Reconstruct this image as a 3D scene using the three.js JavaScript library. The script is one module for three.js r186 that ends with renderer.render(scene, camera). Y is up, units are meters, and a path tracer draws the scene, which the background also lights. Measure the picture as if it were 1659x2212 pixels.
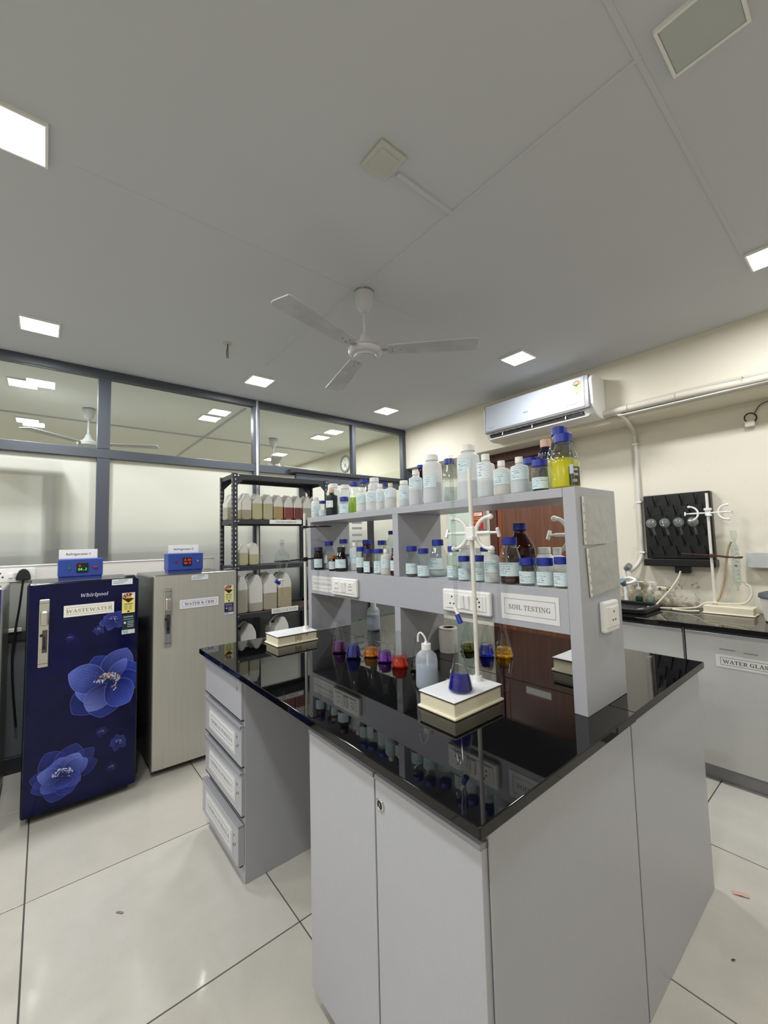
import * as THREE from 'three';
import { RoundedBoxGeometry } from 'three/addons/geometries/RoundedBoxGeometry.js';
import { RectAreaLightUniformsLib } from 'three/addons/lights/RectAreaLightUniformsLib.js';
import { mergeGeometries } from 'three/addons/utils/BufferGeometryUtils.js';

// ---------------------------------------------------------------- camera, exposure
const scene = new THREE.Scene();
scene.background = new THREE.Color(0x0b0b0b);
const EYE = new THREE.Vector3(0, 1.4129, 0);
const camera = new THREE.PerspectiveCamera(2 * Math.atan(1106 / 891.27) * 180 / Math.PI, 1659 / 2212, 0.05, 40);
camera.position.copy(EYE);
camera.up.set(0.069779, 0.997274, 0.023974);
camera.lookAt(EYE.x - 0.769850, EYE.y + 0.069118, EYE.z - 0.634471);
const renderer = new THREE.WebGLRenderer({ antialias: true });
renderer.toneMapping = THREE.LinearToneMapping;
renderer.toneMappingExposure = 1.0;
renderer.shadowMap.enabled = true;
RectAreaLightUniformsLib.init();
const LAMP = 185;            // radiance of a ceiling panel
const GLOW = 6;             // what the eye sees of the fitting
const LAMP_COLOR = new THREE.Color().setRGB(0.955, 0.965, 1);

// ---------------------------------------------------------------- measures (metres)
const XP = -3.647, ZB = -3.35, ZW = -3.61, HC = 2.739, T = 0.878, XR = 1.9, ZR = 2.7, BEAM = 2.268;
const XN = -7.7;            // far side of the room beyond the glass

// ---------------------------------------------------------------- helpers
let seed = 7;
const rnd = () => { seed = (seed * 1664525 + 1013904223) >>> 0; return seed / 4294967296; };
const used = {};
function numbered(n) { used[n] = (used[n] ?? -1) + 1; return used[n] ? n + '_' + String(used[n]).padStart(3, '0') : n; }
function thing(name, label, category, pos = [0, 0, 0], turn = 0, group) {
  const o = new THREE.Group(); o.name = numbered(name); o.position.set(...pos); o.rotation.y = turn;
  o.userData = { label, category }; if (group) o.userData.group = group;
  scene.add(o); return o;
}
function struct(name, label, category) {
  const o = new THREE.Group(); o.name = name; o.userData = { label, category, kind: 'structure' }; scene.add(o); return o;
}
function P(name, geo, mat, parent, pos, rot, label) {
  const m = new THREE.Mesh(geo, mat); m.name = name; if (pos) m.position.set(...pos); if (rot) m.rotation.set(...rot);
  if (label) m.userData.label = label;
  parent.add(m); return m;
}
const cache = {};
const memo = (k, f) => cache[k] ?? (cache[k] = f());
const box = (w, h, d) => memo(`b${w},${h},${d}`, () => new THREE.BoxGeometry(w, h, d));
const rb = (w, h, d, r = 0.003, s = 1) => memo(`r${w},${h},${d},${r},${s}`, () => new RoundedBoxGeometry(w, h, d, s, Math.min(r, w / 2.01, h / 2.01, d / 2.01)));
const cyl = (r, h, s = 20, r2 = r) => memo(`c${r},${h},${s},${r2}`, () => new THREE.CylinderGeometry(r2, r, h, s));
const lathe = (pts, s = 28) => new THREE.LatheGeometry(pts.map(([x, y]) => new THREE.Vector2(Math.max(x, 0), y)), s);
const V = (a) => new THREE.Vector3(...a);
const tube = (pts, r, n = 24, s = 8, tension = 0.5) => new THREE.TubeGeometry(new THREE.CatmullRomCurve3(pts.map(V), false, 'catmullrom', tension), n, r, s, false);
function rod(a, b, r, s = 10) {           // a straight bar from a to b
  const A = V(a), B = V(b), d = B.clone().sub(A), g = new THREE.CylinderGeometry(r, r, d.length(), s);
  g.applyQuaternion(new THREE.Quaternion().setFromUnitVectors(new THREE.Vector3(0, 1, 0), d.clone().normalize()));
  g.translate(...A.add(B).multiplyScalar(0.5).toArray()); return g;
}
const moved = (g, x = 0, y = 0, z = 0, rx = 0, ry = 0, rz = 0) => {
  g = g.clone(); if (rx) g.rotateX(rx); if (ry) g.rotateY(ry); if (rz) g.rotateZ(rz); g.translate(x, y, z); return g;
};
const join = (gs) => mergeGeometries(gs.map((g) => { g = g.index ? g.toNonIndexed() : g.clone(); for (const k of Object.keys(g.attributes)) if (!['position', 'normal', 'uv'].includes(k)) g.deleteAttribute(k); return g; }));
function span(x0, x1, y0, y1, z0, z1, r = 0.002) {      // a box between two corners
  const g = rb(+(x1 - x0).toFixed(4), +(y1 - y0).toFixed(4), +(z1 - z0).toFixed(4), r);
  return [g, [(x0 + x1) / 2, (y0 + y1) / 2, (z0 + z1) / 2]];
}
function S(name, mat, parent, x0, x1, y0, y1, z0, z1, r, label) { const [g, p] = span(x0, x1, y0, y1, z0, z1, r); return P(name, g, mat, parent, p, null, label); }
function smooth(pts, n = 4) {              // a softer profile through the given points
  const c = new THREE.CatmullRomCurve3(pts.map(([x, y]) => new THREE.Vector3(x, y, 0)), false, 'centripetal');
  return c.getPoints(pts.length * n).map((p) => [p.x, p.y]);
}

// ---------------------------------------------------------------- textures
function canvas(w, h, draw) {
  const c = document.createElement('canvas'); c.width = w; c.height = h; draw(c.getContext('2d'), w, h);
  const t = new THREE.CanvasTexture(c); t.colorSpace = THREE.SRGBColorSpace; t.anisotropy = 4; return t;
}
function noiseTex(n, f, srgb, rep) {        // n x n, f(x, y) -> [r, g, b] 0..255
  const d = new Uint8Array(n * n * 4);
  for (let y = 0; y < n; y++) for (let x = 0; x < n; x++) { const c = f(x, y); const i = (y * n + x) * 4; d[i] = c[0]; d[i + 1] = c[1]; d[i + 2] = c[2]; d[i + 3] = 255; }
  const t = new THREE.DataTexture(d, n, n); t.magFilter = THREE.LinearFilter; t.wrapS = t.wrapT = THREE.RepeatWrapping; if (rep) t.repeat.set(...rep);
  if (srgb) t.colorSpace = THREE.SRGBColorSpace; t.needsUpdate = true; return t;
}
const lattice = Array.from({ length: 65 * 65 }, () => rnd());
function vn(x, y, p) {                      // tiling value noise, period p (p <= 64)
  const xi = Math.floor(x), yi = Math.floor(y), fx = x - xi, fy = y - yi, s = (t) => t * t * (3 - 2 * t);
  const L = (a, b) => lattice[(((a % p) + p) % p) + 65 * (((b % p) + p) % p)];
  const u = s(fx), v = s(fy);
  return (L(xi, yi) * (1 - u) + L(xi + 1, yi) * u) * (1 - v) + (L(xi, yi + 1) * (1 - u) + L(xi + 1, yi + 1) * u) * v;
}
const fbm = (x, y, p) => 0.5 * vn(x, y, p) + 0.3 * vn(2 * x, 2 * y, 2 * p) + 0.2 * vn(4 * x, 4 * y, Math.min(4 * p, 64));

const plasterBump = noiseTex(256, (x, y) => { const v = 255 * fbm(x / 16, y / 16, 16); return [v, v, v]; }, false, [6, 3]);
const tileMap = noiseTex(512, (x, y) => { const a = fbm(x / 64, y / 64, 8), s = rnd(); const v = 236 + 12 * (a - 0.5) + (s > 0.985 ? -14 : 0) + 4 * (rnd() - 0.5); return [v, v, v]; }, true);
const laminateMap = noiseTex(256, (x, y) => { const v = 240 + 4 * (fbm(x / 16, y / 16, 16) - 0.5) + 5 * (rnd() - 0.5); return [v, v, v]; }, true);
const steelMap = noiseTex(256, (x, y) => { const v = 236 + 7 * (vn(x / 4, y / 64, 64) - 0.5) + 4 * (rnd() - 0.5); return [v, v, v]; }, true);
const woodMap = canvas(512, 1024, (g, w, h) => {
  g.fillStyle = '#7d4d33'; g.fillRect(0, 0, w, h);
  for (let i = 0; i < 420; i++) {
    const x = rnd() * w, ww = 1 + rnd() * 14, dk = rnd();
    g.fillStyle = dk > 0.5 ? `rgba(70,36,20,${0.05 + 0.14 * rnd()})` : `rgba(168,118,84,${0.04 + 0.12 * rnd()})`;
    const y0 = rnd() * h, l = 150 + rnd() * 900; g.beginPath(); g.moveTo(x, y0);
    g.bezierCurveTo(x + 8 * (rnd() - 0.5), y0 + l * 0.3, x + 12 * (rnd() - 0.5), y0 + l * 0.6, x + 6 * (rnd() - 0.5), y0 + l);
    g.lineTo(x + ww, y0 + l); g.lineTo(x + ww, y0); g.fill();
  }
});
function paper(w, h, draw, bg = '#f1f0ec') { return canvas(w, h, (g) => { g.fillStyle = bg; g.fillRect(0, 0, w, h); draw(g, w, h); }); }
function sign(text, font, w, h, color = '#3a3a3a', frame = true, bg) {
  return paper(w, h, (g) => {
    if (frame) { g.strokeStyle = '#55565a'; g.lineWidth = 3; g.strokeRect(w * 0.06, h * 0.2, w * 0.88, h * 0.6); }
    g.fillStyle = color; g.font = font; g.textAlign = 'center'; g.textBaseline = 'middle'; g.fillText(text, w / 2, h / 2 + 2);
  }, bg);
}

// ---------------------------------------------------------------- materials
const std = (color, roughness = 0.5, extra = {}) => new THREE.MeshStandardMaterial({ color, roughness, ...extra });
const phy = (o) => new THREE.MeshPhysicalMaterial(o);
const M = {
  laminateSide: std('#cfcfcc', 0.32, { map: laminateMap }),
  flask: phy({ color: '#f4f7f6', transmission: 1, roughness: 0.02, ior: 1.62 }),
  navyGlass: std('#15172c', 0.15),
  ldpe: phy({ color: '#eef1f6', transmission: 0.78, roughness: 0.45, ior: 1.4 }),
  ceiling: std('#c4c6c9', 0.9),
  wall: std('#dfd9c7', 0.85, { bumpMap: plasterBump, bumpScale: 0.0006 }),
  grout: std('#4a4a47', 0.9),
  tile: [phy({ color: '#c9c5b8', roughness: 0.09, map: tileMap }), phy({ color: '#c6c2b5', roughness: 0.09, map: tileMap }), phy({ color: '#cbc8bc', roughness: 0.09, map: tileMap })],
  laminate: std('#b7b8be', 0.32, { map: laminateMap }),
  laminateIn: std('#a6a7ab', 0.5),
  edge: std('#8d8e92', 0.4),
  granite: phy({ color: '#050506', roughness: 0.03, ior: 1.42 }),
  alu: std('#4d5158', 0.42, { metalness: 0.25 }),
  aluDark: std('#2b2e33', 0.5),
  aluBright: std('#c9ccd0', 0.25, { metalness: 0.8 }),
  chrome: std('#d6d6d4', 0.14, { metalness: 1 }),
  steel: std('#c4c1b5', 0.36, { metalness: 0.2, map: steelMap }),
  pane: phy({ color: '#f3f6f2', transmission: 1, roughness: 0.02, ior: 1.5 }),
  frosted: phy({ color: '#d6d8cc', transmission: 1, roughness: 0.93, ior: 1.45, specularIntensity: 0.35 }),
  rack: std('#33363b', 0.45, { metalness: 0.2 }),
  hole: std('#d8d4c8', 0.8),
  whitePlastic: std('#e9e8e3', 0.35),
  offWhite: std('#dedbd0', 0.4),
  fan: std('#c2c2c4', 0.4),
  fanDark: std('#9b9b9e', 0.5),
  black: std('#0c0c0d', 0.35),
  rubber: std('#111112', 0.6),
  cream: std('#e2dabf', 0.55),
  whiteBoard: std('#eceded', 0.22),
  brown: std('#5a4034', 0.6),
  blueCap: std('#1a2a8e', 0.42),
  navyCap: std('#232a55', 0.45),
  whiteCap: std('#e8e7e0', 0.45),
  pinkCap: std('#d3ab97', 0.5),
  beigeCap: std('#d8c6b0', 0.5),
  blackCap: std('#16171b', 0.4),
  orangeCap: std('#a8672c', 0.4),
  blueBox: std('#2c4699', 0.4),
  glass: phy({ color: '#f2f6f5', transmission: 1, roughness: 0.03, ior: 1.62 }),
  amber: phy({ color: '#5a1f12', transmission: 0.75, roughness: 0.06, ior: 1.5 }),
  darkAmber: phy({ color: '#1d0906', transmission: 0.5, roughness: 0.06, ior: 1.5 }),
  hdpe: phy({ color: '#f4f6f5', transmission: 0.5, roughness: 0.62, ior: 1.4 }),
  jerry: phy({ color: '#f3f2ea', transmission: 0.3, roughness: 0.6, ior: 1.4 }),
  rust: std('#4a2c22', 0.85),
  hose: std('#d2cbb6', 0.45),
  wood: std('#d2cfcd', 0.42, { map: woodMap }),
  woodFrame: std('#4d2a1d', 0.5),
};
const liquids = {};
function liquid(color, solid = false, depth = 0.12) {
  return liquids[color + solid] ?? (liquids[color + solid] = solid
    ? phy({ color, transmission: depth < 0.1 ? 0.58 : 0.84, roughness: 0.02, ior: 1.33, specularIntensity: 0.1, thickness: 0.05, attenuationColor: new THREE.Color(color), attenuationDistance: depth })
    : phy({ color, transmission: 0.4, roughness: 0.3, ior: 1.33 }));
}
const scribbles = Array.from({ length: 7 }, (_, k) => canvas(192, 144, (g, w, h) => {
  g.fillStyle = k === 6 ? '#e6ebee' : '#d8e8ea'; g.fillRect(0, 0, w, h);
  g.strokeStyle = '#8fb4b6'; g.lineWidth = 2; g.strokeRect(5, 5, w - 10, h - 10);
  for (let y = 34; y < h - 8; y += 22) { g.beginPath(); g.moveTo(10, y); g.lineTo(w - 10, y); g.stroke(); }
  g.strokeStyle = '#27365c'; g.lineWidth = 3;
  g.beginPath(); g.moveTo(22, 20); g.lineTo(120, 19); g.stroke();
  for (let row = 0; row < 4; row++) {
    let x = 16 + (row === 1 ? 40 * rnd() : 0); const end = 60 + rnd() * (row < 2 ? 115 : 50);
    const y0 = 46 + row * 23; g.beginPath(); g.moveTo(x, y0);
    while (x < end) { x += 3 + 4 * rnd(); g.quadraticCurveTo(x - 2, y0 - 12 * rnd() + 2, x, y0 - 6 + 9 * rnd()); if (rnd() > 0.84) { x += 8; g.moveTo(x, y0); } }
    g.stroke();
  }
})).map((map) => std('#ffffff', 0.6, { map }));

// ================================================================ the room
{ // floor of single tiles
  const fl = struct('floor', 'pale polished floor of large square tiles with dark joints', 'floor');
  P('grout_bed', box(XR - XP, 0.06, ZR - ZW), M.grout, fl, [(XR + XP) / 2, -0.0335, (ZR + ZW) / 2]);
  const xs = [XP], zs = [ZW];
  for (let x = -1.4956 - 0.8 * 3; x < XR; x += 0.8) if (x > XP + 0.01) xs.push(x);
  for (let z = 0.0265 - 0.8 * 5; z < ZR; z += 0.8) if (z > ZW + 0.01) zs.push(z);
  xs.push(XR); zs.push(ZR); let k = 0;
  for (let i = 0; i + 1 < xs.length; i++) for (let j = 0; j + 1 < zs.length; j++) {
    const w = +(xs[i + 1] - xs[i] - 0.005).toFixed(4), d = +(zs[j + 1] - zs[j] - 0.005).toFixed(4);
    if (w < 0.02 || d < 0.02) continue;
    P('floor_tile', rb(w, 0.012, d, 0.0015), M.tile[(k += 1 + (i % 2)) % 3], fl, [(xs[i] + xs[i + 1]) / 2, -0.006, (zs[j] + zs[j + 1]) / 2]);
  }
}
{ // ceiling with cover strips over its joints
  const c = struct('ceiling', 'plain white plastered ceiling with cover strips over its joints', 'ceiling');
  P('slab', box(XR - XP + 0.3, 0.14, ZR - ZW + 0.3), M.ceiling, c, [(XR + XP) / 2, HC + 0.07, (ZR + ZW) / 2]);
  const strip = (x0, x1, z0, z1, h = 0.006) => S('cover_strip', M.ceiling, c, x0, x1, HC - h, HC + 0.002, z0, z1, 0.002);
  strip(-2.85, -0.34, -1.256, -1.244, 0.004);
  strip(-1.711, -1.699, -2.3, -0.05, 0.002);
  strip(-0.358, -0.342, -2.56, -0.2, 0.003);
  strip(-1.043, -1.023, -1.24, -0.955, 0.01);
}
{ // wall behind the island: lower face, and the deeper upper part that carries the air conditioner
  const stained = canvas(2048, 840, (g, w, h) => {      // plaster colour with damp stains round the basin
    g.fillStyle = '#dfd9c7'; g.fillRect(0, 0, w, h);
    const X = (x) => (x - XP) / (XR - XP) * w, Y = (y) => h - y / 2.268 * h;
    for (let i = 0; i < 2600; i++) { g.fillStyle = `rgba(${150 + 60 * rnd()},${140 + 60 * rnd()},${110 + 60 * rnd()},0.05)`; const r = 1 + 5 * rnd(); g.fillRect(rnd() * w, rnd() * h, r, r); }
    const blob = (x, y, rx, ry, c, n) => { for (let i = 0; i < n; i++) { const a = rnd() * 6.28, q = Math.sqrt(rnd()); g.fillStyle = c; g.beginPath(); g.ellipse(X(x + Math.cos(a) * q * rx), Y(y + Math.sin(a) * q * ry), 3 + 9 * rnd(), 2 + 6 * rnd(), rnd() * 3, 0, 7); g.fill(); } };
    blob(-1.2, 0.9, 0.2, 0.12, 'rgba(120,98,55,0.10)', 230); blob(-1.3, 0.93, 0.1, 0.14, 'rgba(96,80,48,0.12)', 160);
    blob(-1.05, 0.88, 0.3, 0.03, 'rgba(90,80,60,0.12)', 140); blob(-0.8, 0.88, 0.5, 0.015, 'rgba(120,105,80,0.10)', 120);
    blob(-1.08, 1.0, 0.12, 0.06, 'rgba(245,240,228,0.35)', 40);
    g.strokeStyle = 'rgba(70,64,52,0.7)'; g.lineWidth = 1.5;
    for (let i = 0; i < 26; i++) { const x = -1.12 + 0.26 * rnd(), y = 0.92 + 0.14 * rnd(); g.beginPath(); g.moveTo(X(x), Y(y)); g.lineTo(X(x + 0.03 * (rnd() - 0.3)), Y(y + 0.02 * (rnd() - 0.5))); g.stroke(); }
  });
  const w = struct('wall_back', 'cream painted wall behind the side counter, stained by the basin', 'wall');
  P('lower_face', box(XR - XP, BEAM, 0.15), std('#ffffff', 0.85, { map: stained, bumpMap: plasterBump, bumpScale: 0.0006 }), w, [(XR + XP) / 2, BEAM / 2, ZW - 0.075]);
  const u = struct('wall_upper', 'cream upper wall standing forward like a beam under the ceiling', 'wall');
  P('beam_face', box(XR - XP, HC - BEAM, 0.41), M.wall, u, [(XR + XP) / 2, (HC + BEAM) / 2, ZB - 0.205]);
  const r = struct('wall_right', 'plain cream wall on the right of the room', 'wall');
  P('wall_face', box(0.15, HC, ZR - ZW), M.wall, r, [XR + 0.075, HC / 2, (ZR + ZW) / 2]);
  const f = struct('wall_front', 'plain cream wall at the near side of the room', 'wall');
  P('wall_face', box(XR - XP, HC, 0.15), M.wall, f, [(XR + XP) / 2, HC / 2, ZR + 0.075]);
}
{ // room beyond the glass partition
  const f = struct('floor_001', 'pale floor of the room beyond the glass partition', 'floor');
  P('slab', box(XP - XN, 0.06, ZR - ZB), M.tile[0], f, [(XP + XN) / 2, -0.03, (ZR + ZB) / 2]);
  const c = struct('ceiling_001', 'white ceiling of the room beyond the glass partition', 'ceiling');
  P('slab', box(XP - XN, 0.14, ZR - ZB), std('#eeeeea', 0.9), c, [(XP + XN) / 2 - 0.15, HC + 0.07, (ZR + ZB) / 2]);
  S('cover_strip', M.ceiling, c, -5.25, -5.22, HC - 0.012, HC + 0.002, -3.2, 2.5, 0.002);
  S('cover_strip', M.ceiling, c, -7.3, -3.9, HC - 0.01, HC + 0.002, -1.5, -1.475, 0.002);
  const b = struct('wall_beyond', 'cream wall seen through the upper panes, carrying a clock', 'wall');
  P('wall_face', box(XP - XN, HC, 0.15), M.wall, b, [(XP + XN) / 2 - 0.03, HC / 2, ZB - 0.075]);
  const w = struct('wall_far', 'cream far wall of the room beyond the partition', 'wall');
  P('wall_face', box(0.15, HC, ZR - ZB), M.wall, w, [XN - 0.075, HC / 2, (ZR + ZB) / 2]);
  const n = struct('wall_near', 'cream near wall of the room beyond the partition', 'wall');
  P('wall_face', box(XP - XN, HC, 0.15), M.wall, n, [(XP + XN) / 2 - 0.03, HC / 2, ZR + 0.075]);
}
{ // aluminium and glass partition: clear upper panes, frosted lower panes
  const w = struct('window_1', 'dark grey aluminium partition with clear upper and frosted lower glass', 'partition');
  const D = 0.03, xa = XP - D, xb = XP + D;
  S('top_rail', M.alu, w, xa, xb, HC - 0.062, HC - 0.001, ZB, ZR, 0.004);
  S('middle_rail', M.alu, w, xa, xb, 2.07, 2.14, ZB - 0.005, ZR, 0.004);
  S('lower_rail', M.aluDark, w, xa, xb, 0.827, 0.886, ZW, ZR, 0.004);
  S('bottom_rail', M.aluDark, w, xa, xb, 0.0, 0.1, ZW, ZR, 0.004);
  const posts = [[ZB + 0.03, 0.05], [-2.5835, 0.045], [-1.4863, 0.06], [-0.3216, 0.08], [0.84, 0.08], [1.98, 0.08]];
  for (const [z, t] of posts) {
    S('mullion', M.alu, w, xa, xb, 2.14, HC - 0.062, z - t / 2, z + t / 2, 0.004);
    if (z > -2.5 || z < -3) S('mullion', M.alu, w, xa, xb, 0.1, 2.07, z - t / 2, z + t / 2, 0.004);
  }
  S('sliding_door_stile', M.aluDark, w, xa, xb, 0.1, 2.07, -1.985, -1.925, 0.004);
  S('bright_cover_profile', M.aluBright, w, xb, xb + 0.012, 0.9, HC - 0.002, -1.5, -1.478, 0.003, 'bright aluminium cover strip');
  S('sliding_door_stile', M.aluDark, w, xb + 0.005, xb + 0.04, 0.1, 2.0, -2.80, -2.73, 0.004);
  for (const y of [1.612, 1.553, 1.481, 1.414, 1.35]) S('door_stripe', M.edge, w, XP + 0.034, XP + 0.037, y - 0.012, y + 0.012, -2.66, -2.53, 0.001);
  S('sliding_rail', M.aluDark, w, xb, xb + 0.07, 2.085, 2.125, -3.34, -1.8, 0.004);
  S('sliding_door_head', M.alu, w, xb + 0.005, xb + 0.05, 2.0, 2.085, -3.3, -1.86, 0.004);
  S('corner_filler', M.alu, w, xa, xb, 0.1, BEAM, ZW, ZB - 0.002, 0.002);
  const ed = [ZB + 0.055, -2.606, -2.561, -1.5163, -1.4563, -0.3616, -0.2816, 0.8, 0.88, 1.94, 2.02, ZR];
  for (let i = 0; i < ed.length; i += 2) P('upper_pane', box(0.006, HC - 0.062 - 2.14, ed[i + 1] - ed[i]), M.pane, w, [XP, (HC - 0.062 + 2.14) / 2, (ed[i] + ed[i + 1]) / 2]);
  const lo = [ZB + 0.055, -1.985, -1.925, -1.5163, -1.4563, -0.3616, -0.2816, 0.8, 0.88, 1.94, 2.02, ZR];
  for (let i = 0; i < lo.length; i += 2) {
    P('frosted_pane', new THREE.PlaneGeometry(lo[i + 1] - lo[i], 2.07 - 0.886), M.frosted, w, [XP, (2.07 + 0.886) / 2, (lo[i] + lo[i + 1]) / 2], [0, Math.PI / 2, 0]);
    S('lower_panel', memo('lp', () => std('#67696b', 0.4)), w, XP - 0.01, XP + 0.01, 0.1, 0.827, lo[i], lo[i + 1], 0.002);
  }
  // cable trunking clipped along the partition
  S('trunking', M.offWhite, w, xb, XP + 0.07, 1.196, 1.306, -1.1, ZR - 0.1, 0.004, 'pale cable trunking');
  S('trunking_lip', M.whitePlastic, w, xb, XP + 0.074, 1.306, 1.314, -1.1, ZR - 0.1, 0.002);
  S('sill_strip', M.hole, w, xb, xb + 0.02, 0.888, 0.91, 0.1, 0.35, 0.002);
}
{ // dark thing standing close behind the frosted glass at the left
  const t = thing('locker', 'tall dark shape blurred behind the frosted glass above the first fridge', 'cabinet', [-3.79, 0, -0.02]);
  P('body', rb(0.12, 2.0, 0.09, 0.01), std('#3a3c40', 0.6), t, [0, 1.0, 0]);
  P('top_arm', rb(0.12, 0.06, 0.5, 0.01), std('#6a6a68', 0.6), t, [0, 2.03, 0.2]);
}
{ // low cabinets added behind the frosted glass to darken its lower half
  const t = thing('added_low_cabinet', 'added row of low dark cabinets that shades the frosted lower panes from behind', 'cabinet', [-4.09, 0, -0.4]);
  P('body', rb(0.4, 1.5, 5.4, 0.01), std('#55575a', 0.6), t, [0, 0.75, 0]);
  P('top', rb(0.44, 0.04, 5.44, 0.008), std('#7a7b7c', 0.5), t, [0, 1.52, 0]);
}
{ // brown door
  const d = struct('door_1', 'brown wood-grain door in a dark timber frame behind the island', 'door');
  S('frame_side', M.woodFrame, d, -2.608, -2.52, 0, BEAM - 0.001, ZW, ZW + 0.05, 0.006);
  S('frame_side', M.woodFrame, d, -1.80, -1.72, 0, BEAM - 0.001, ZW, ZW + 0.05, 0.006);
  S('frame_head', M.woodFrame, d, -2.52, -1.80, BEAM - 0.09, BEAM - 0.001, ZW, ZW + 0.05, 0.006);
  P('leaf', box(0.718, BEAM - 0.1, 0.03), M.wood, d, [-2.16, (BEAM - 0.1) / 2 + 0.004, ZW + 0.017]);
  P('edge_strip', box(0.05, BEAM - 0.1, 0.004), std('#7a3b22', 0.45), d, [-2.49, (BEAM - 0.1) / 2 + 0.004, ZW + 0.034]);
  P('notice', box(0.25, 0.06, 0.002), std('#d9d8d2', 0.6), d, [-2.155, 1.79, ZW + 0.033]);
  P('handle', cyl(0.012, 0.14), M.chrome, d, [-1.86, 1.02, ZW + 0.045]);
}

// ================================================================ lamps
function ceilingLight(x, z, label, size = 0.172, on = true, power = LAMP) {
  const t = thing('ceiling_light', label, on ? 'light' : 'blank panel', [x, HC, z], 0, on ? 'square ceiling lights' : undefined);
  const f = size / 2 + 0.008;
  P('frame', join([moved(box(2 * f, 0.012, 0.008), 0, 0, f - 0.004), moved(box(2 * f, 0.012, 0.008), 0, 0, -f + 0.004), moved(box(0.008, 0.012, 2 * f - 0.016), f - 0.004), moved(box(0.008, 0.012, 2 * f - 0.016), -f + 0.004)]), M.whitePlastic, t, [0, -0.006, 0]);
  if (!on) return P('cover', rb(size, 0.01, size, 0.003), std('#b4bab4', 0.6), t, [0, -0.005, 0]);
  P('diffuser', box(size, 0.006, size), memo('glow', () => new THREE.MeshStandardMaterial({ color: 0xffffff, emissive: LAMP_COLOR, emissiveIntensity: GLOW })), t, [0, -0.004, 0]);
  const l = new THREE.RectAreaLight(LAMP_COLOR, power, size, size); l.position.set(0, -0.009, 0); l.rotation.x = -Math.PI / 2; l.name = 'lamp'; t.add(l);
}
ceilingLight(-1.665, 0.115, 'largest square ceiling light, cut by the left edge of the picture');
ceilingLight(-3.10, 0.05, 'square ceiling light above the blue flowered fridge');
ceilingLight(-3.15, -1.32, 'square ceiling light above the metal rack, left of the fan');
ceilingLight(-3.15, -2.66, 'square ceiling light nearest the corner where partition meets wall');
ceilingLight(-1.64, -2.675, 'square ceiling light just above the air conditioner');
ceilingLight(-0.25, -2.66, 'square ceiling light cut by the right edge of the picture');
ceilingLight(-0.235, 0.115, 'square ceiling light above and behind the viewer');
for (const [x, w] of [[-3.1, 'nearest the partition'], [-1.665, 'in the middle'], [-0.235, 'farthest from the partition']]) ceilingLight(x, 1.5, 'square ceiling light behind the viewer, ' + w + ' of its row');
ceilingLight(1.15, -2.66, 'added square ceiling light outside the picture, over the right end of the side counter');  // unseen lamp, added to brighten the floor and cabinets at the right
ceilingLight(-0.215, -1.295, 'unlit square blank panel in the ceiling at the upper right corner', 0.155, false);
for (const [x, z, where] of [[-4.27, 0.16, 'seen highest in the leftmost pane'], [-5.5, 0.16, 'seen lowest in the leftmost pane'], [-4.4, -1.3, 'seen in the second pane'], [-4.45, -2.66, 'seen high in the third pane'], [-6.05, -2.72, 'seen low in the third pane'], [-5.9, 1.5, 'far left and out of view'], [-4.3, 1.5, 'near left and out of view']]) ceilingLight(x, z, 'square light beyond the glass partition, ' + where, 0.172, true, 1.0 * LAMP);
{
  const t = thing('junction_plate', 'pale square cover plate on the ceiling between fan and viewer', 'cover plate', [-1.023, HC, -0.883]);
  P('plate', rb(0.118, 0.012, 0.112, 0.004), std('#bfc1b8', 0.6), t, [0, -0.006, 0]);
  P('inner_cover', rb(0.08, 0.004, 0.08, 0.002), std('#bbbdb4', 0.6), t, [0, -0.013, 0]);
}
{
  const t = thing('ceiling_wire', 'loose bare wires hanging from a small hole in the ceiling', 'wire', [-2.677, HC, -0.906]);
  P('hole_patch', cyl(0.03, 0.003, 16), std('#b9b7b0', 0.9), t, [0, -0.0015, 0]);
  P('wire', tube([[0, 0, 0], [0.002, -0.03, 0.003], [-0.006, -0.06, 0.004], [-0.01, -0.085, 0.002]], 0.003, 12, 6), M.black, t);
  P('wire', tube([[0.004, 0, 0], [0.006, -0.04, 0.0], [0.0, -0.065, -0.004], [-0.004, -0.09, 0]], 0.0025, 12, 6), std('#6d6a62', 0.6), t);
  P('connector', rb(0.018, 0.016, 0.014, 0.003), std('#8f8a74', 0.5), t, [-0.006, -0.09, 0]);
}

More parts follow.
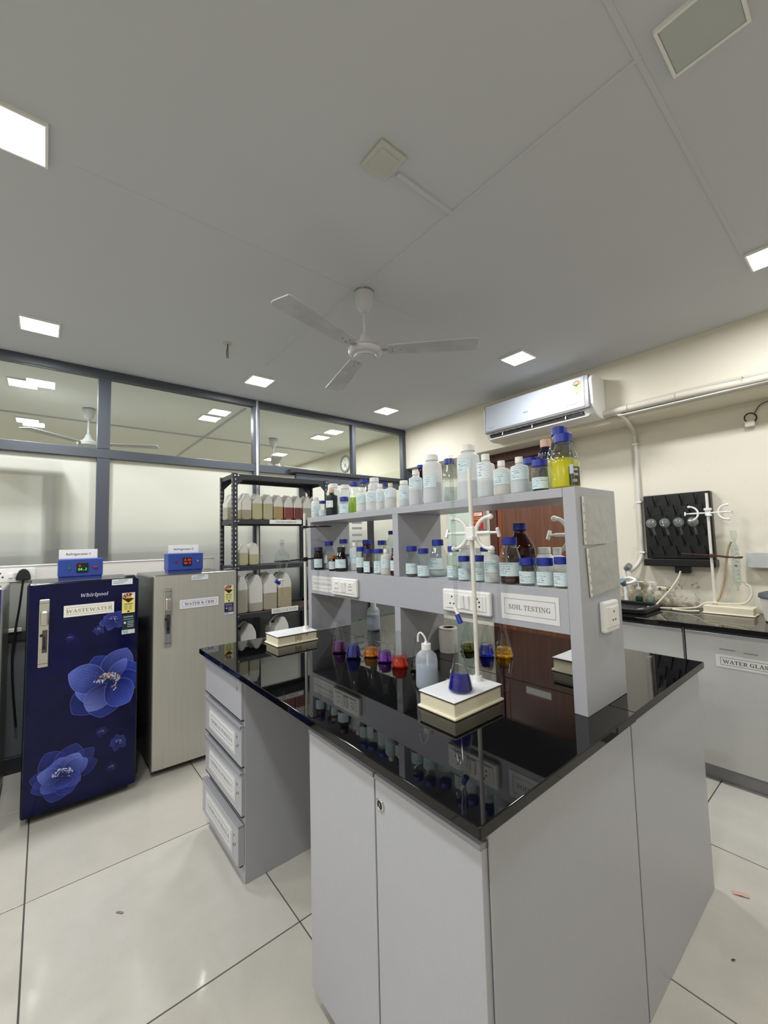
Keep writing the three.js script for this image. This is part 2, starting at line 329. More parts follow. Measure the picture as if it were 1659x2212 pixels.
// ================================================================ ceiling fan
function fan(label, [x, z], angles, drop) {
  const t = thing('ceiling_fan', label, 'fan', [x, HC, z]);
  P('canopy', lathe([[0.0, 0], [0.052, -0.003], [0.053, -0.018], [0.047, -0.05], [0.034, -0.092], [0.028, -0.104], [0.018, -0.108], [0.018, -0.12], [0, -0.12]]), M.fan, t);
  P('downrod', cyl(0.009, drop - 0.15, 14), M.fan, t, [0, -(drop + 0.02) / 2, 0]);
  P('lower_cup', lathe([[0.01, 0.075], [0.02, 0.065], [0.03, 0.035], [0.05, 0.008], [0.055, 0], [0, 0]]), M.fan, t, [0, -drop + 0.02, 0]);
  const mo = P('motor', lathe(smooth([[0.0, 0.028], [0.06, 0.026], [0.085, 0.012], [0.09, -0.006], [0.082, -0.022], [0.06, -0.03], [0.056, -0.042], [0.0, -0.044]])), M.fan, t, [0, -drop, 0]);
  P('rim_line', new THREE.TorusGeometry(0.0885, 0.003, 8, 40), M.fanDark, mo, [0, 0.004, 0], [Math.PI / 2, 0, 0]);
  P('rim_line', new THREE.TorusGeometry(0.057, 0.002, 8, 32), M.fanDark, mo, [0, -0.04, 0], [Math.PI / 2, 0, 0]);
  const sh = new THREE.Shape(); sh.moveTo(0.125, -0.045); sh.lineTo(0.56, -0.062); sh.quadraticCurveTo(0.59, -0.06, 0.592, -0.03); sh.lineTo(0.588, 0.055); sh.quadraticCurveTo(0.58, 0.064, 0.56, 0.062); sh.lineTo(0.125, 0.045); sh.quadraticCurveTo(0.11, 0, 0.125, -0.045);
  const bg = memo('blade', () => { const g = new THREE.ExtrudeGeometry(sh, { depth: 0.003, bevelEnabled: true, bevelSize: 0.0015, bevelThickness: 0.0015, bevelSegments: 1 }); g.rotateX(-Math.PI / 2); g.rotateX(-0.05); return g; });
  const dust = memo('bladeMat', () => std('#ffffff', 0.5, { map: noiseTex(128, (x, y) => { const v = 172 + 22 * fbm(x / 16, y / 64, 8); return [v, v, v + 3]; }, true, [2, 2]) }));
  for (const a of angles) {
    const b = P('blade', bg, dust, t, [0, -drop - 0.002, 0], [0, -a * Math.PI / 180, 0]);
    P('blade_bracket', join([moved(rb(0.07, 0.006, 0.03, 0.002), 0.105, 0.002, 0), moved(cyl(0.004, 0.006, 8), 0.145, -0.004, 0.014), moved(cyl(0.004, 0.006, 8), 0.145, -0.004, -0.014), moved(cyl(0.004, 0.006, 8), 0.185, -0.004, 0)]), M.fanDark, b);
  }
}
fan('dusty white three-blade ceiling fan hanging in the middle of the room', [-1.683, -1.287], [73.9, -45.8, 196.5], 0.322);
fan('white ceiling fan seen through the third upper pane of the partition', [-4.865, -2.216], [20, 140, 260], 0.34);
fan('white ceiling fan seen behind the first mullion of the partition', [-4.742, -0.30], [50, 170, 290], 0.34);

// ================================================================ on and along the back wall
function energyLabel(w, h, stars, body = '#e8dc7a') {
  return canvas(128, 224, (g) => {
    g.fillStyle = body; g.fillRect(0, 60, 128, 164);
    g.fillStyle = '#d9d6cc'; g.fillRect(0, 0, 128, 62);
    g.fillStyle = '#7d1512'; g.beginPath(); g.arc(64, 66, 62, Math.PI, 0); g.fill();
    g.fillStyle = '#e9e3d2'; g.beginPath(); g.arc(64, 66, 62, -0.9, 0); g.lineTo(64, 66); if (stars < 5) g.fill();
    g.fillStyle = '#f6f0e6'; for (let i = 0; i < stars; i++) { const a = Math.PI + (i + 0.7) * Math.PI / 5.4; g.beginPath(); g.arc(64 + 48 * Math.cos(a), 66 + 48 * Math.sin(a), 7, 0, 7); g.fill(); }
    g.fillStyle = '#e3a81d'; g.beginPath(); g.arc(64, 66, 32, Math.PI, 0); g.fill();
    g.fillStyle = '#15110f'; g.beginPath(); g.moveTo(6, 64); g.lineTo(122, 64); g.lineTo(64, 112); g.fill();
    g.fillStyle = '#2a2718'; g.fillRect(20, 122, 88, 7); for (let i = 0; i < 6; i++) { g.fillRect(22, 138 + i * 9, 34, 3); g.fillRect(66, 138 + i * 9, 30, 3); } g.fillRect(54, 198, 20, 18);
  });
}
{ // air conditioner, profile in z/y swept along x
  const t = thing('air_conditioner', 'white split air conditioner high on the wall above the brown door', 'air conditioner', [-1.812, 2.31, ZB]);
  const L = 0.985, p = new THREE.Shape();
  p.moveTo(0, 0.005); p.lineTo(0.06, 0.0); p.quadraticCurveTo(0.13, 0.0, 0.165, 0.03); p.lineTo(0.185, 0.06); p.lineTo(0.2, 0.09); p.lineTo(0.205, 0.27); p.quadraticCurveTo(0.2, 0.3, 0.17, 0.305); p.lineTo(0, 0.31);
  const bg = new THREE.ExtrudeGeometry(p, { depth: L - 0.03, bevelEnabled: true, bevelSize: 0.008, bevelThickness: 0.015, bevelSegments: 3 });
  bg.rotateY(-Math.PI / 2); bg.translate((L - 0.03) / 2, 0, 0.008);
  P('body', bg, M.whitePlastic, t);
  // face plate with grey surround
  const tilt = -0.03;
  P('surround', rb(0.955, 0.262, 0.02, 0.02, 3), std('#77787c', 0.3), t, [-0.005, 0.187, 0.216], [tilt, 0, 0]);
  const face = canvas(1024, 272, (g, w, h) => {
    g.fillStyle = '#f4f6f8'; g.fillRect(0, 0, w, h); g.fillStyle = '#55585e'; g.textBaseline = 'middle';
    g.font = 'bold 20px sans-serif'; g.fillText('Haier', 440, 176); g.font = '19px sans-serif'; g.fillText('DC inverter', 868, 232); g.font = '14px sans-serif'; g.fillText('Heavy Duty', 34, 246);
    g.fillStyle = '#ffffff'; g.font = 'bold 46px sans-serif'; g.fillText('24', 826, 152);
  });
  const fp = P('face_plate', rb(0.905, 0.236, 0.012, 0.006, 2), M.whitePlastic, t, [-0.014, 0.19, 0.226], [tilt, 0, 0]);
  P('face_print', new THREE.PlaneGeometry(0.897, 0.228), phy({ color: '#aeb3b9', map: face, roughness: 0.3, specularIntensity: 0.3 }), fp, [0, 0, 0.0065]);
  P('energy_sticker', new THREE.BoxGeometry(0.064, 0.112, 0.001), std('#ffffff', 0.5, { map: energyLabel(1, 1, 5) }), fp, [0.397, 0.045, 0.008]);
  const o = P('air_outlet', rb(0.86, 0.05, 0.03, 0.006), M.black, t, [-0.02, 0.046, 0.178], [-0.6, 0, 0]);
  for (let i = 0; i < 14; i++) P('vane', box(0.004, 0.044, 0.03), std('#4a4c50', 0.5), o, [-0.39 + i * 0.06, 0, 0.006]);
  for (const x of [-0.29, 0, 0.29]) P('vane_rod', cyl(0.004, 0.07, 8), M.whitePlastic, o, [x, -0.006, 0.02], [0.4, 0, 0]);
  P('flap', rb(0.9, 0.008, 0.05, 0.003), M.whitePlastic, t, [-0.01, 0.013, 0.175], [0.35, 0, 0]);
  P('lower_trim', rb(0.9, 0.012, 0.03, 0.004), std('#8b8d91', 0.35), t, [-0.01, 0.072, 0.208]);
}
{
  const t = thing('refrigerant_pipe', 'wrapped pipes running along the upper wall from the air conditioner', 'pipe', [0, 0, 0]);
  P('pipe', tube([[-1.33, 2.335, ZB + 0.05], [-1.2, 2.34, ZB + 0.045], [-0.8, 2.338, ZB + 0.045], [-0.4, 2.325, ZB + 0.045], [0.4, 2.33, ZB + 0.045], [1.88, 2.33, ZB + 0.045]], 0.024, 50, 10), std('#cfcabb', 0.6), t);
  P('pipe', tube([[-1.33, 2.352, ZB + 0.04], [-1.1, 2.365, ZB + 0.02], [-0.7, 2.368, ZB + 0.02], [-0.3, 2.36, ZB + 0.02], [0.4, 2.365, ZB + 0.02], [1.88, 2.36, ZB + 0.02]], 0.014, 50, 8), std('#c3bdae', 0.6), t);
  for (const x of [-1.15, -0.85, -0.5, -0.15]) P('wrapping_tape', new THREE.TorusGeometry(0.0245, 0.0025, 6, 16), std('#b5ae9c', 0.7), t, [x, 2.339, ZB + 0.045], [0, Math.PI / 2, 0]);
  P('support_ledge', rb(1.6, 0.008, 0.05, 0.002), M.whitePlastic, t, [-0.42, 2.302, ZB + 0.026]);
}
{
  const t = thing('drain_pipe', 'thin white drain pipe running down the wall beside the drying board', 'pipe', [0, 0, 0]);
  P('pipe', tube([[-1.33, 2.322, ZB + 0.03], [-1.24, 2.322, ZB + 0.04], [-1.19, 2.29, ZB + 0.02], [-1.182, 2.245, ZB - 0.05], [-1.205, 2.215, ZW + 0.06], [-1.213, 2.15, ZW + 0.022], [-1.214, 1.8, ZW + 0.018], [-1.216, 1.4, ZW + 0.018], [-1.22, 1.25, ZW + 0.02], [-1.25, 1.17, ZW + 0.045], [-1.295, 1.12, ZW + 0.07]], 0.014, 90, 10), std('#d5d2c8', 0.45), t);
  for (const y of [2.12, 1.66, 1.27]) P('clip', rb(0.04, 0.014, 0.036, 0.003), M.whitePlastic, t, [-1.214, y, ZW + 0.018]);
}
{
  const t = thing('wall_cable_loop', 'small coiled cable with a fitting under the upper wall', 'cable', [-0.52, 2.15, ZW]);
  P('coil', new THREE.TorusGeometry(0.032, 0.004, 8, 24), M.black, t, [0, 0.01, 0.02], [0, 0.5, 0]);
  P('fitting', rb(0.05, 0.04, 0.04, 0.008, 2), M.offWhite, t, [-0.005, -0.03, 0.021]);
  P('lead', tube([[0.02, 0.04, 0.01], [0.06, 0.09, 0.012], [0.15, 0.105, 0.02]], 0.004, 16, 6), std('#6a675f', 0.6), t);
}
{
  const t = thing('wall_clock', 'round white wall clock seen through the partition glass', 'clock', [-4.9, 2.535, ZB]);
  P('rim', new THREE.TorusGeometry(0.112, 0.013, 10, 40), std('#8b8d90', 0.35), t, [0, 0, 0.016]);
  P('dial', moved(cyl(0.11, 0.016, 40), 0, 0, 0, Math.PI / 2), M.whitePlastic, t, [0, 0, 0.009]);
  for (let i = 0; i < 12; i++) P('hour_mark', box(0.006, 0.018, 0.001), M.black, t, [0.092 * Math.sin(i * Math.PI / 6), 0.092 * Math.cos(i * Math.PI / 6), 0.018], [0, 0, -i * Math.PI / 6]);
  P('hour_hand', box(0.007, 0.055, 0.002), M.black, t, [-0.006, -0.024, 0.02], [0, 0, -0.25]);
  P('minute_hand', box(0.005, 0.085, 0.002), M.black, t, [0.022, -0.034, 0.021], [0, 0, 0.56]);
}
{
  const t = thing('wall_notice', 'small red and cream printed panel on the wall beside the brown door', 'notice', [-2.745, 1.6, ZW]);
  P('panel', rb(0.135, 0.2, 0.05, 0.004), std('#b3aaa2', 0.5), t, [0, 0, 0.025]);
  const tx = canvas(128, 192, (g) => { g.fillStyle = '#a3231d'; g.fillRect(0, 0, 128, 192); g.fillStyle = '#efe7da'; g.fillRect(10, 12, 100, 34); g.fillStyle = '#caa23a'; g.fillRect(10, 62, 108, 26); g.fillStyle = '#5c1d18'; for (let i = 0; i < 7; i++) g.fillRect(14 + i * 14, 66, 9, 18); g.fillStyle = '#d08b34'; g.fillRect(0, 112, 128, 8); g.fillRect(20, 150, 70, 6); g.fillStyle = '#7a1d19'; for (let i = 0; i < 4; i++) g.fillRect(14, 18 + i * 7, 88 - 12 * i, 3); });
  P('print', new THREE.BoxGeometry(0.128, 0.192, 0.001), std('#ffffff', 0.5, { map: tx }), t, [0, 0, 0.0506]);
}

// ---------------------------------------------------------------- side counter
const XC0 = -1.47;
{
  const t = thing('side_worktop', 'black polished granite worktop along the back wall', 'worktop', [0, 0, 0]);
  S('slab', M.granite, t, XC0, XR - 0.004, T - 0.028, T, ZW + 0.003, -2.955, 0.003);
}
function sideCabinet(x0, x1, label, text) {
  const t = thing('side_cabinet', label, 'cabinet', [(x0 + x1) / 2, 0, -3.29]);
  const w = x1 - x0;
  P('body', rb(+(w - 0.002).toFixed(4), 0.76, 0.6, 0.002), M.laminateIn, t, [0, 0.467, -0.01]);
  P('plinth', rb(+(w - 0.002).toFixed(4), 0.084, 0.56, 0.002), M.edge, t, [0, 0.043, -0.005]);
  const d = P('door', rb(+(w - 0.012).toFixed(4), 0.735, 0.02, 0.003), M.laminateSide, t, [0, 0.456, 0.303]);
  P('handle_profile', rb(+(w - 0.012).toFixed(4), 0.022, 0.026, 0.004), M.aluBright, d, [0, 0.372, 0.002]);
  if (text) {
    P('paper_label', new THREE.BoxGeometry(0.36, 0.068, 0.001), std('#ffffff', 0.6, { map: sign(text, 'bold 40px serif', 512, 96, '#44464a', true, '#dcdcd8') }), d, [-w / 2 + 0.325, 0.23, 0.0108], [0, 0, 0]);
    P('hinge_mark', box(0.07, 0.006, 0.002), M.edge, d, [-w / 2 + 0.2, 0.295, 0.0105]); P('hinge_mark', box(0.06, 0.005, 0.002), M.edge, d, [-w / 2 + 0.3, 0.29, 0.0105]);
  }
}
sideCabinet(XC0, -0.819, 'plain grey side cabinet left of the one labelled for water glassware');
sideCabinet(-0.815, 0.2, 'grey side cabinet with the paper label WATER GLASSWARE', 'WATER GLASSWARE');
sideCabinet(0.204, XR - 0.006, 'grey side cabinet outside the picture at the right');
{ // drying board
  const t = thing('drying_board', 'black peg drying board with drip tray on the back wall', 'drying board', [-0.966, 0, ZW]);
  P('board', rb(0.415, 0.475, 0.055, 0.006), M.black, t, [0, 1.464, 0.0285]);
  const tr = P('drip_tray', rb(0.435, 0.05, 0.1, 0.006), M.black, t, [0, 1.198, 0.051]);
  P('tray_lip', rb(0.42, 0.006, 0.02, 0.002), std('#2a2a2b', 0.4), tr, [0, 0.024, 0.042]);
  P('drain_bracket', rb(0.09, 0.05, 0.05, 0.004), M.black, t, [0.012, 1.149, 0.035]);
  const peg = memo('peg', () => join([rod([0, 0, 0], [0, 0.07, 0.055], 0.0042, 8), moved(cyl(0.011, 0.008, 12, 0.006), 0, 0.002, 0.003, 0.8)]));
  for (let r = 0; r < 6; r++) for (let c = 0; c < (r % 2 ? 5 : 4); c++) P('peg', peg, M.black, t, [-0.17 + c * 0.085 + (r % 2 ? 0 : 0.04), 1.62 - r * 0.073, 0.056]);
}
for (let i = 0; i < 4; i++) { // flasks slipped over pegs
  const t = thing('drying_flask', ['clear round glass flask on the drying board, leftmost of four', 'clear round glass flask on the drying board, second from left of four', 'clear round glass flask on the drying board, third from left of four', 'clear round glass flask on the drying board, behind the white clamp'][i], 'flask', [-1.106 + i * 0.085, 1.401 + 0.004, ZW + 0.06], 0, 'round flasks drying on the peg board');
  const g = lathe(smooth([[0.009, -0.005], [0.0085, 0.02], [0.009, 0.06], [0.016, 0.072], [0.029, 0.088], [0.033, 0.108], [0.028, 0.128], [0.012, 0.138], [0, 0.14]], 3), 24);
  g.rotateX(0.66); P('bulb', g, phy({ color: '#eef2f1', transmission: 0.9, roughness: 0.03, ior: 1.9 }), t);
  P('lip', moved(new THREE.TorusGeometry(0.0095, 0.0016, 6, 20), 0, 0.002, 0.002, -0.75), M.glass, t);
}
// ---------------------------------------------------------------- clamps and stands (shared by four stands)
const arcClamp = (side, off) => { // a half ring that opens away from the rod, with pads and a thumb screw
  const c = new THREE.TorusGeometry(0.058, 0.0075, 8, 28, Math.PI); c.rotateZ(side < 0 ? -Math.PI / 2 : Math.PI / 2); c.translate(side * off, 0, 0);
  return join([c, moved(new THREE.SphereGeometry(0.011, 12, 8), side * (off + 0.003), 0.058), moved(new THREE.SphereGeometry(0.011, 12, 8), side * (off + 0.003), -0.058)]);
};
function doubleClamp(parent, y, mat, s = 1, off = 0.105, sides = [-1, 1]) {
  const g = new THREE.Group(); g.name = 'double_clamp'; g.position.set(0, y, 0); g.scale.setScalar(s); parent.add(g);
  P('boss', join([rb(0.034, 0.05, 0.034, 0.006, 2), moved(rb(0.026, 0.016, 0.05, 0.004), 0.012, -0.02, 0.01)]), mat, g);
  P('cross_bar', moved(cyl(0.007, 2 * off, 10), 0, 0, 0, 0, 0, Math.PI / 2), mat, g);
  for (const sd of sides) {
    P('jaw', arcClamp(sd, off), mat, g);
    P('thumb_screw', join([moved(cyl(0.0045, 0.06, 8), sd * off, 0, 0, 0, 0, Math.PI / 2), moved(rb(0.01, 0.036, 0.012, 0.003), sd * (off + 0.032), 0, 0, sd * 0.4)]), mat, g);
  }
  return g;
}
function standBase(t, w, h, d, top) {
  const cream = M.cream;
  P('base', rb(w, h, d, 0.004), cream, t, [0, h / 2, 0]);
  P('base_lip', rb(w + 0.014, 0.009, d + 0.014, 0.004, 2), cream, t, [0, 0.0046, 0]);
  if (top) { P('top_edge', rb(w + 0.004, 0.004, d + 0.004, 0.001), M.brown, t, [0, h + 0.002, 0]); P('white_top', rb(w + 0.006, 0.003, d + 0.006, 0.001), M.whiteBoard, t, [0, h + 0.0055, 0]); }
}
{ // stand on the side counter
  const t = thing('retort_stand', 'cream retort stand on the side counter before the drying board', 'stand', [-0.684, T, -3.462]);
  standBase(t, 0.255, 0.052, 0.125);
  const h = 0.75;
  P('rod', join([cyl(0.0085, h, 12), moved(cyl(0.014, 0.02, 12), 0, -h / 2 + 0.012)]), M.offWhite, t, [-0.075, 0.05 + h / 2, 0]);
  const c = new THREE.Group(); c.position.set(-0.075, 0, 0); c.name = 'clamp_carrier'; t.add(c);
  P('collar', cyl(0.022, 0.016, 16), M.whitePlastic, c, [0, 0.69, 0]);
  const dc = doubleClamp(t, 0.665, M.whitePlastic, 0.82, 0.125); dc.position.x = -0.075;
  P('rusty_clamp', join([rod([-0.17, 0.012, 0], [0.02, 0, 0], 0.004), rod([0.02, 0, 0], [0.09, -0.008, 0.01], 0.0065), rod([0.09, -0.008, 0.01], [0.155, -0.012, 0.02], 0.0045), rod([0.09, -0.008, 0.01], [0.155, -0.008, -0.015], 0.0045), moved(rb(0.03, 0.022, 0.03, 0.004), 0, 0, 0)]), M.rust, t, [-0.068, 0.378, 0.014]);
  t.remove(c); for (const k of [...c.children]) { t.add(k); k.position.x -= 0.075; }
}
{
  const t = thing('spiral_condenser', 'glass spiral condenser clamped upright against the back wall', 'condenser', [-0.632, 1.03, -3.452]);
  P('jacket', lathe(smooth([[0.006, 0], [0.007, 0.03], [0.02, 0.05], [0.021, 0.1], [0.021, 0.26], [0.019, 0.285], [0.009, 0.3], [0.009, 0.32], [0.016, 0.345], [0.017, 0.385], [0.019, 0.39]], 3), 20), M.glass, t);
  const pts = []; for (let i = 0; i <= 90; i++) pts.push([0.012 * Math.cos(i * 0.6), 0.055 + i * 0.00255, 0.012 * Math.sin(i * 0.6)]);
  P('coil', tube(pts, 0.0028, 220, 6), phy({ color: '#e8efee', transmission: 0.7, roughness: 0.08 }), t);
  P('liquid_drop', new THREE.SphereGeometry(0.007, 10, 8), std('#7c2a1c', 0.3), t, [0, 0.165, 0.008]);
  P('side_arm', tube([[0.018, 0.06, 0], [0.032, 0.056, 0], [0.036, 0.048, 0]], 0.005, 8, 8), M.glass, t);
}
function hose(label, pts, r = 0.0065, mat = M.hose) {
  const t = thing('rubber_hose', label, 'hose'); P('tube', tube(pts, r, 70, 8), mat, t);
}
hose('pale hose looping from the condenser foot across the counter', [[-0.597, 1.075, -3.475], [-0.575, 1.06, -3.47], [-0.572, 1.0, -3.46], [-0.61, 0.955, -3.45], [-0.7, 0.944, -3.45], [-0.8, 0.942, -3.44], [-0.86, 0.905, -3.42], [-1.0, 0.888, -3.4], [-1.13, 0.888, -3.36]]);
hose('beige hose slanting from the condenser top down to the counter', [[-0.652, 1.345, -3.475], [-0.672, 1.3, -3.49], [-0.695, 1.2, -3.515], [-0.715, 1.08, -3.53], [-0.745, 0.985, -3.545], [-0.765, 0.942, -3.55]], 0.007, std('#b8a37f', 0.5));
hose('pale hose hanging from the drying board drain to the basin', [[-0.958, 1.14, ZW + 0.08], [-0.972, 1.09, ZW + 0.095], [-1.02, 1.0, ZW + 0.14], [-1.08, 0.915, ZW + 0.19], [-1.1, 0.888, ZW + 0.24], [-1.14, 0.887, -3.2], [-1.18, 0.886, -3.09]]);
hose('short pale hose lying in front of the stand base', [[-0.835, 0.888, -3.4], [-0.9, 0.886, -3.37], [-0.98, 0.886, -3.38]]);
{
  const t = thing('basin', 'black plastic basin rim set on the side counter', 'sink', [-1.24, T, -3.27]);
  const s = new THREE.Shape(), hh = new THREE.Path(); const rr = (sh, w, d, r) => { sh.moveTo(-w + r, -d); sh.lineTo(w - r, -d); sh.quadraticCurveTo(w, -d, w, -d + r); sh.lineTo(w, d - r); sh.quadraticCurveTo(w, d, w - r, d); sh.lineTo(-w + r, d); sh.quadraticCurveTo(-w, d, -w, d - r); sh.lineTo(-w, -d + r); sh.quadraticCurveTo(-w, -d, -w + r, -d); };
  rr(s, 0.18, 0.2, 0.05); rr(hh, 0.155, 0.175, 0.04); s.holes.push(hh);
  const g = new THREE.ExtrudeGeometry(s, { depth: 0.022, bevelEnabled: true, bevelSize: 0.004, bevelThickness: 0.004, bevelSegments: 2 }); g.rotateX(-Math.PI / 2); P('rim', g, M.black, t, [0, 0.005, 0]);
  P('bowl_floor', box(0.31, 0.003, 0.35), M.rubber, t, [0, 0.003, 0]);
}
{
  const t = thing('wall_board', 'pale green board on the wall left of the red notice', 'board', [-3.0, 1.35, ZW]);
  P('sheet', rb(0.32, 0.75, 0.02, 0.003), std('#c9d6c8', 0.4), t, [-0.05, 0, 0.011]);
  P('border', rb(0.01, 0.75, 0.024, 0.003), std('#9aa39a', 0.4), t, [0.115, 0, 0.0125]);
}
{
  const t = thing('lab_tap', 'white laboratory tap with two grey nozzles by the basin', 'tap', [-1.33, T, -3.535]);
  P('column', lathe([[0, 0], [0.03, 0], [0.03, 0.01], [0.014, 0.02], [0.012, 0.26], [0, 0.265]], 16), M.whitePlastic, t);
  P('spout', tube([[0, 0.19, 0], [0.05, 0.2, 0.04], [0.09, 0.185, 0.05], [0.06, 0.165, 0.07], [0.03, 0.16, 0.08]], 0.011, 24, 10), M.whitePlastic, t);
  P('nozzle', moved(cyl(0.021, 0.05, 18, 0.024), 0.035, 0.28, 0.03, 0.5, 0, -0.9), std('#7e7f80', 0.4), t, undefined, undefined, 'grey plastic nozzle');
  P('nozzle', moved(cyl(0.02, 0.045, 18, 0.026), 0.015, 0.165, 0.085, 0.7, 0, 0.4), std('#6f7f8e', 0.4), t, undefined, undefined, 'blue-grey nozzle');
}
{
  const mk = (label, x, z, col) => { const t = thing('dispenser_bottle', label, 'bottle', [x, T + 0.0005, z]);
    P('bottle', lathe(smooth([[0.0, 0], [0.026, 0.0], [0.028, 0.01], [0.028, 0.075], [0.02, 0.095], [0.013, 0.105], [0.013, 0.115]], 3), 20), M.glass, t);
    P('contents', lathe([[0, 0.002], [0.024, 0.003], [0.025, 0.06], [0, 0.06]], 18), liquid(col), t);
    P('pump', join([moved(cyl(0.015, 0.018, 14), 0, 0.122), moved(cyl(0.005, 0.04, 8), 0, 0.148), moved(rb(0.05, 0.008, 0.014, 0.003), 0.012, 0.17)]), M.whitePlastic, t); };
  mk('small pump bottle with dark green soap by the tap', -1.235, -3.52, '#0c3b2a'); mk('small clear pump bottle right of the green soap', -1.16, -3.535, '#9fb3a2');
}
{
  const t = thing('waste_tap_valve', 'short brass valve sticking out of the stained wall', 'valve', [-1.085, 1.01, ZW]);
  P('pipe', moved(cyl(0.009, 0.12, 10), 0, 0, 0.06, Math.PI / 2), std('#5d5345', 0.5), t); P('body', rb(0.07, 0.03, 0.03, 0.01, 2), std('#c9c2ae', 0.4), t, [0.01, 0, 0.1]); P('cap', cyl(0.014, 0.02, 12), std('#8c7a55', 0.4), t, [0.05, 0, 0.1], [0, 0, Math.PI / 2]);
}
{
  const t = thing('wall_box', 'pale grey electrical box on the back wall at the right edge', 'box', [-0.44, 1.225, ZW]);
  P('body', rb(0.3, 0.1, 0.07, 0.004), std('#b9bcb9', 0.5), t, [0, 0, 0.036]); P('cover', rb(0.13, 0.08, 0.004, 0.002), M.whitePlastic, t, [0.07, 0, 0.073]);
}
{
  const t = thing('waste_bin', 'small white lidded bin on the counter at the right edge', 'bin', [-0.415, T, -3.32]);
  P('bucket', lathe([[0, 0], [0.075, 0], [0.08, 0.01], [0.095, 0.135], [0.098, 0.14], [0, 0.14]], 32), M.offWhite, t);
  P('lid', lathe([[0, 0.178], [0.07, 0.176], [0.1, 0.165], [0.104, 0.142], [0.1, 0.141], [0, 0.141]], 32), std('#4d4f55', 0.5), t);
  P('foot_ring', cyl(0.078, 0.012, 28), M.black, t, [0, 0.006, 0]);
}

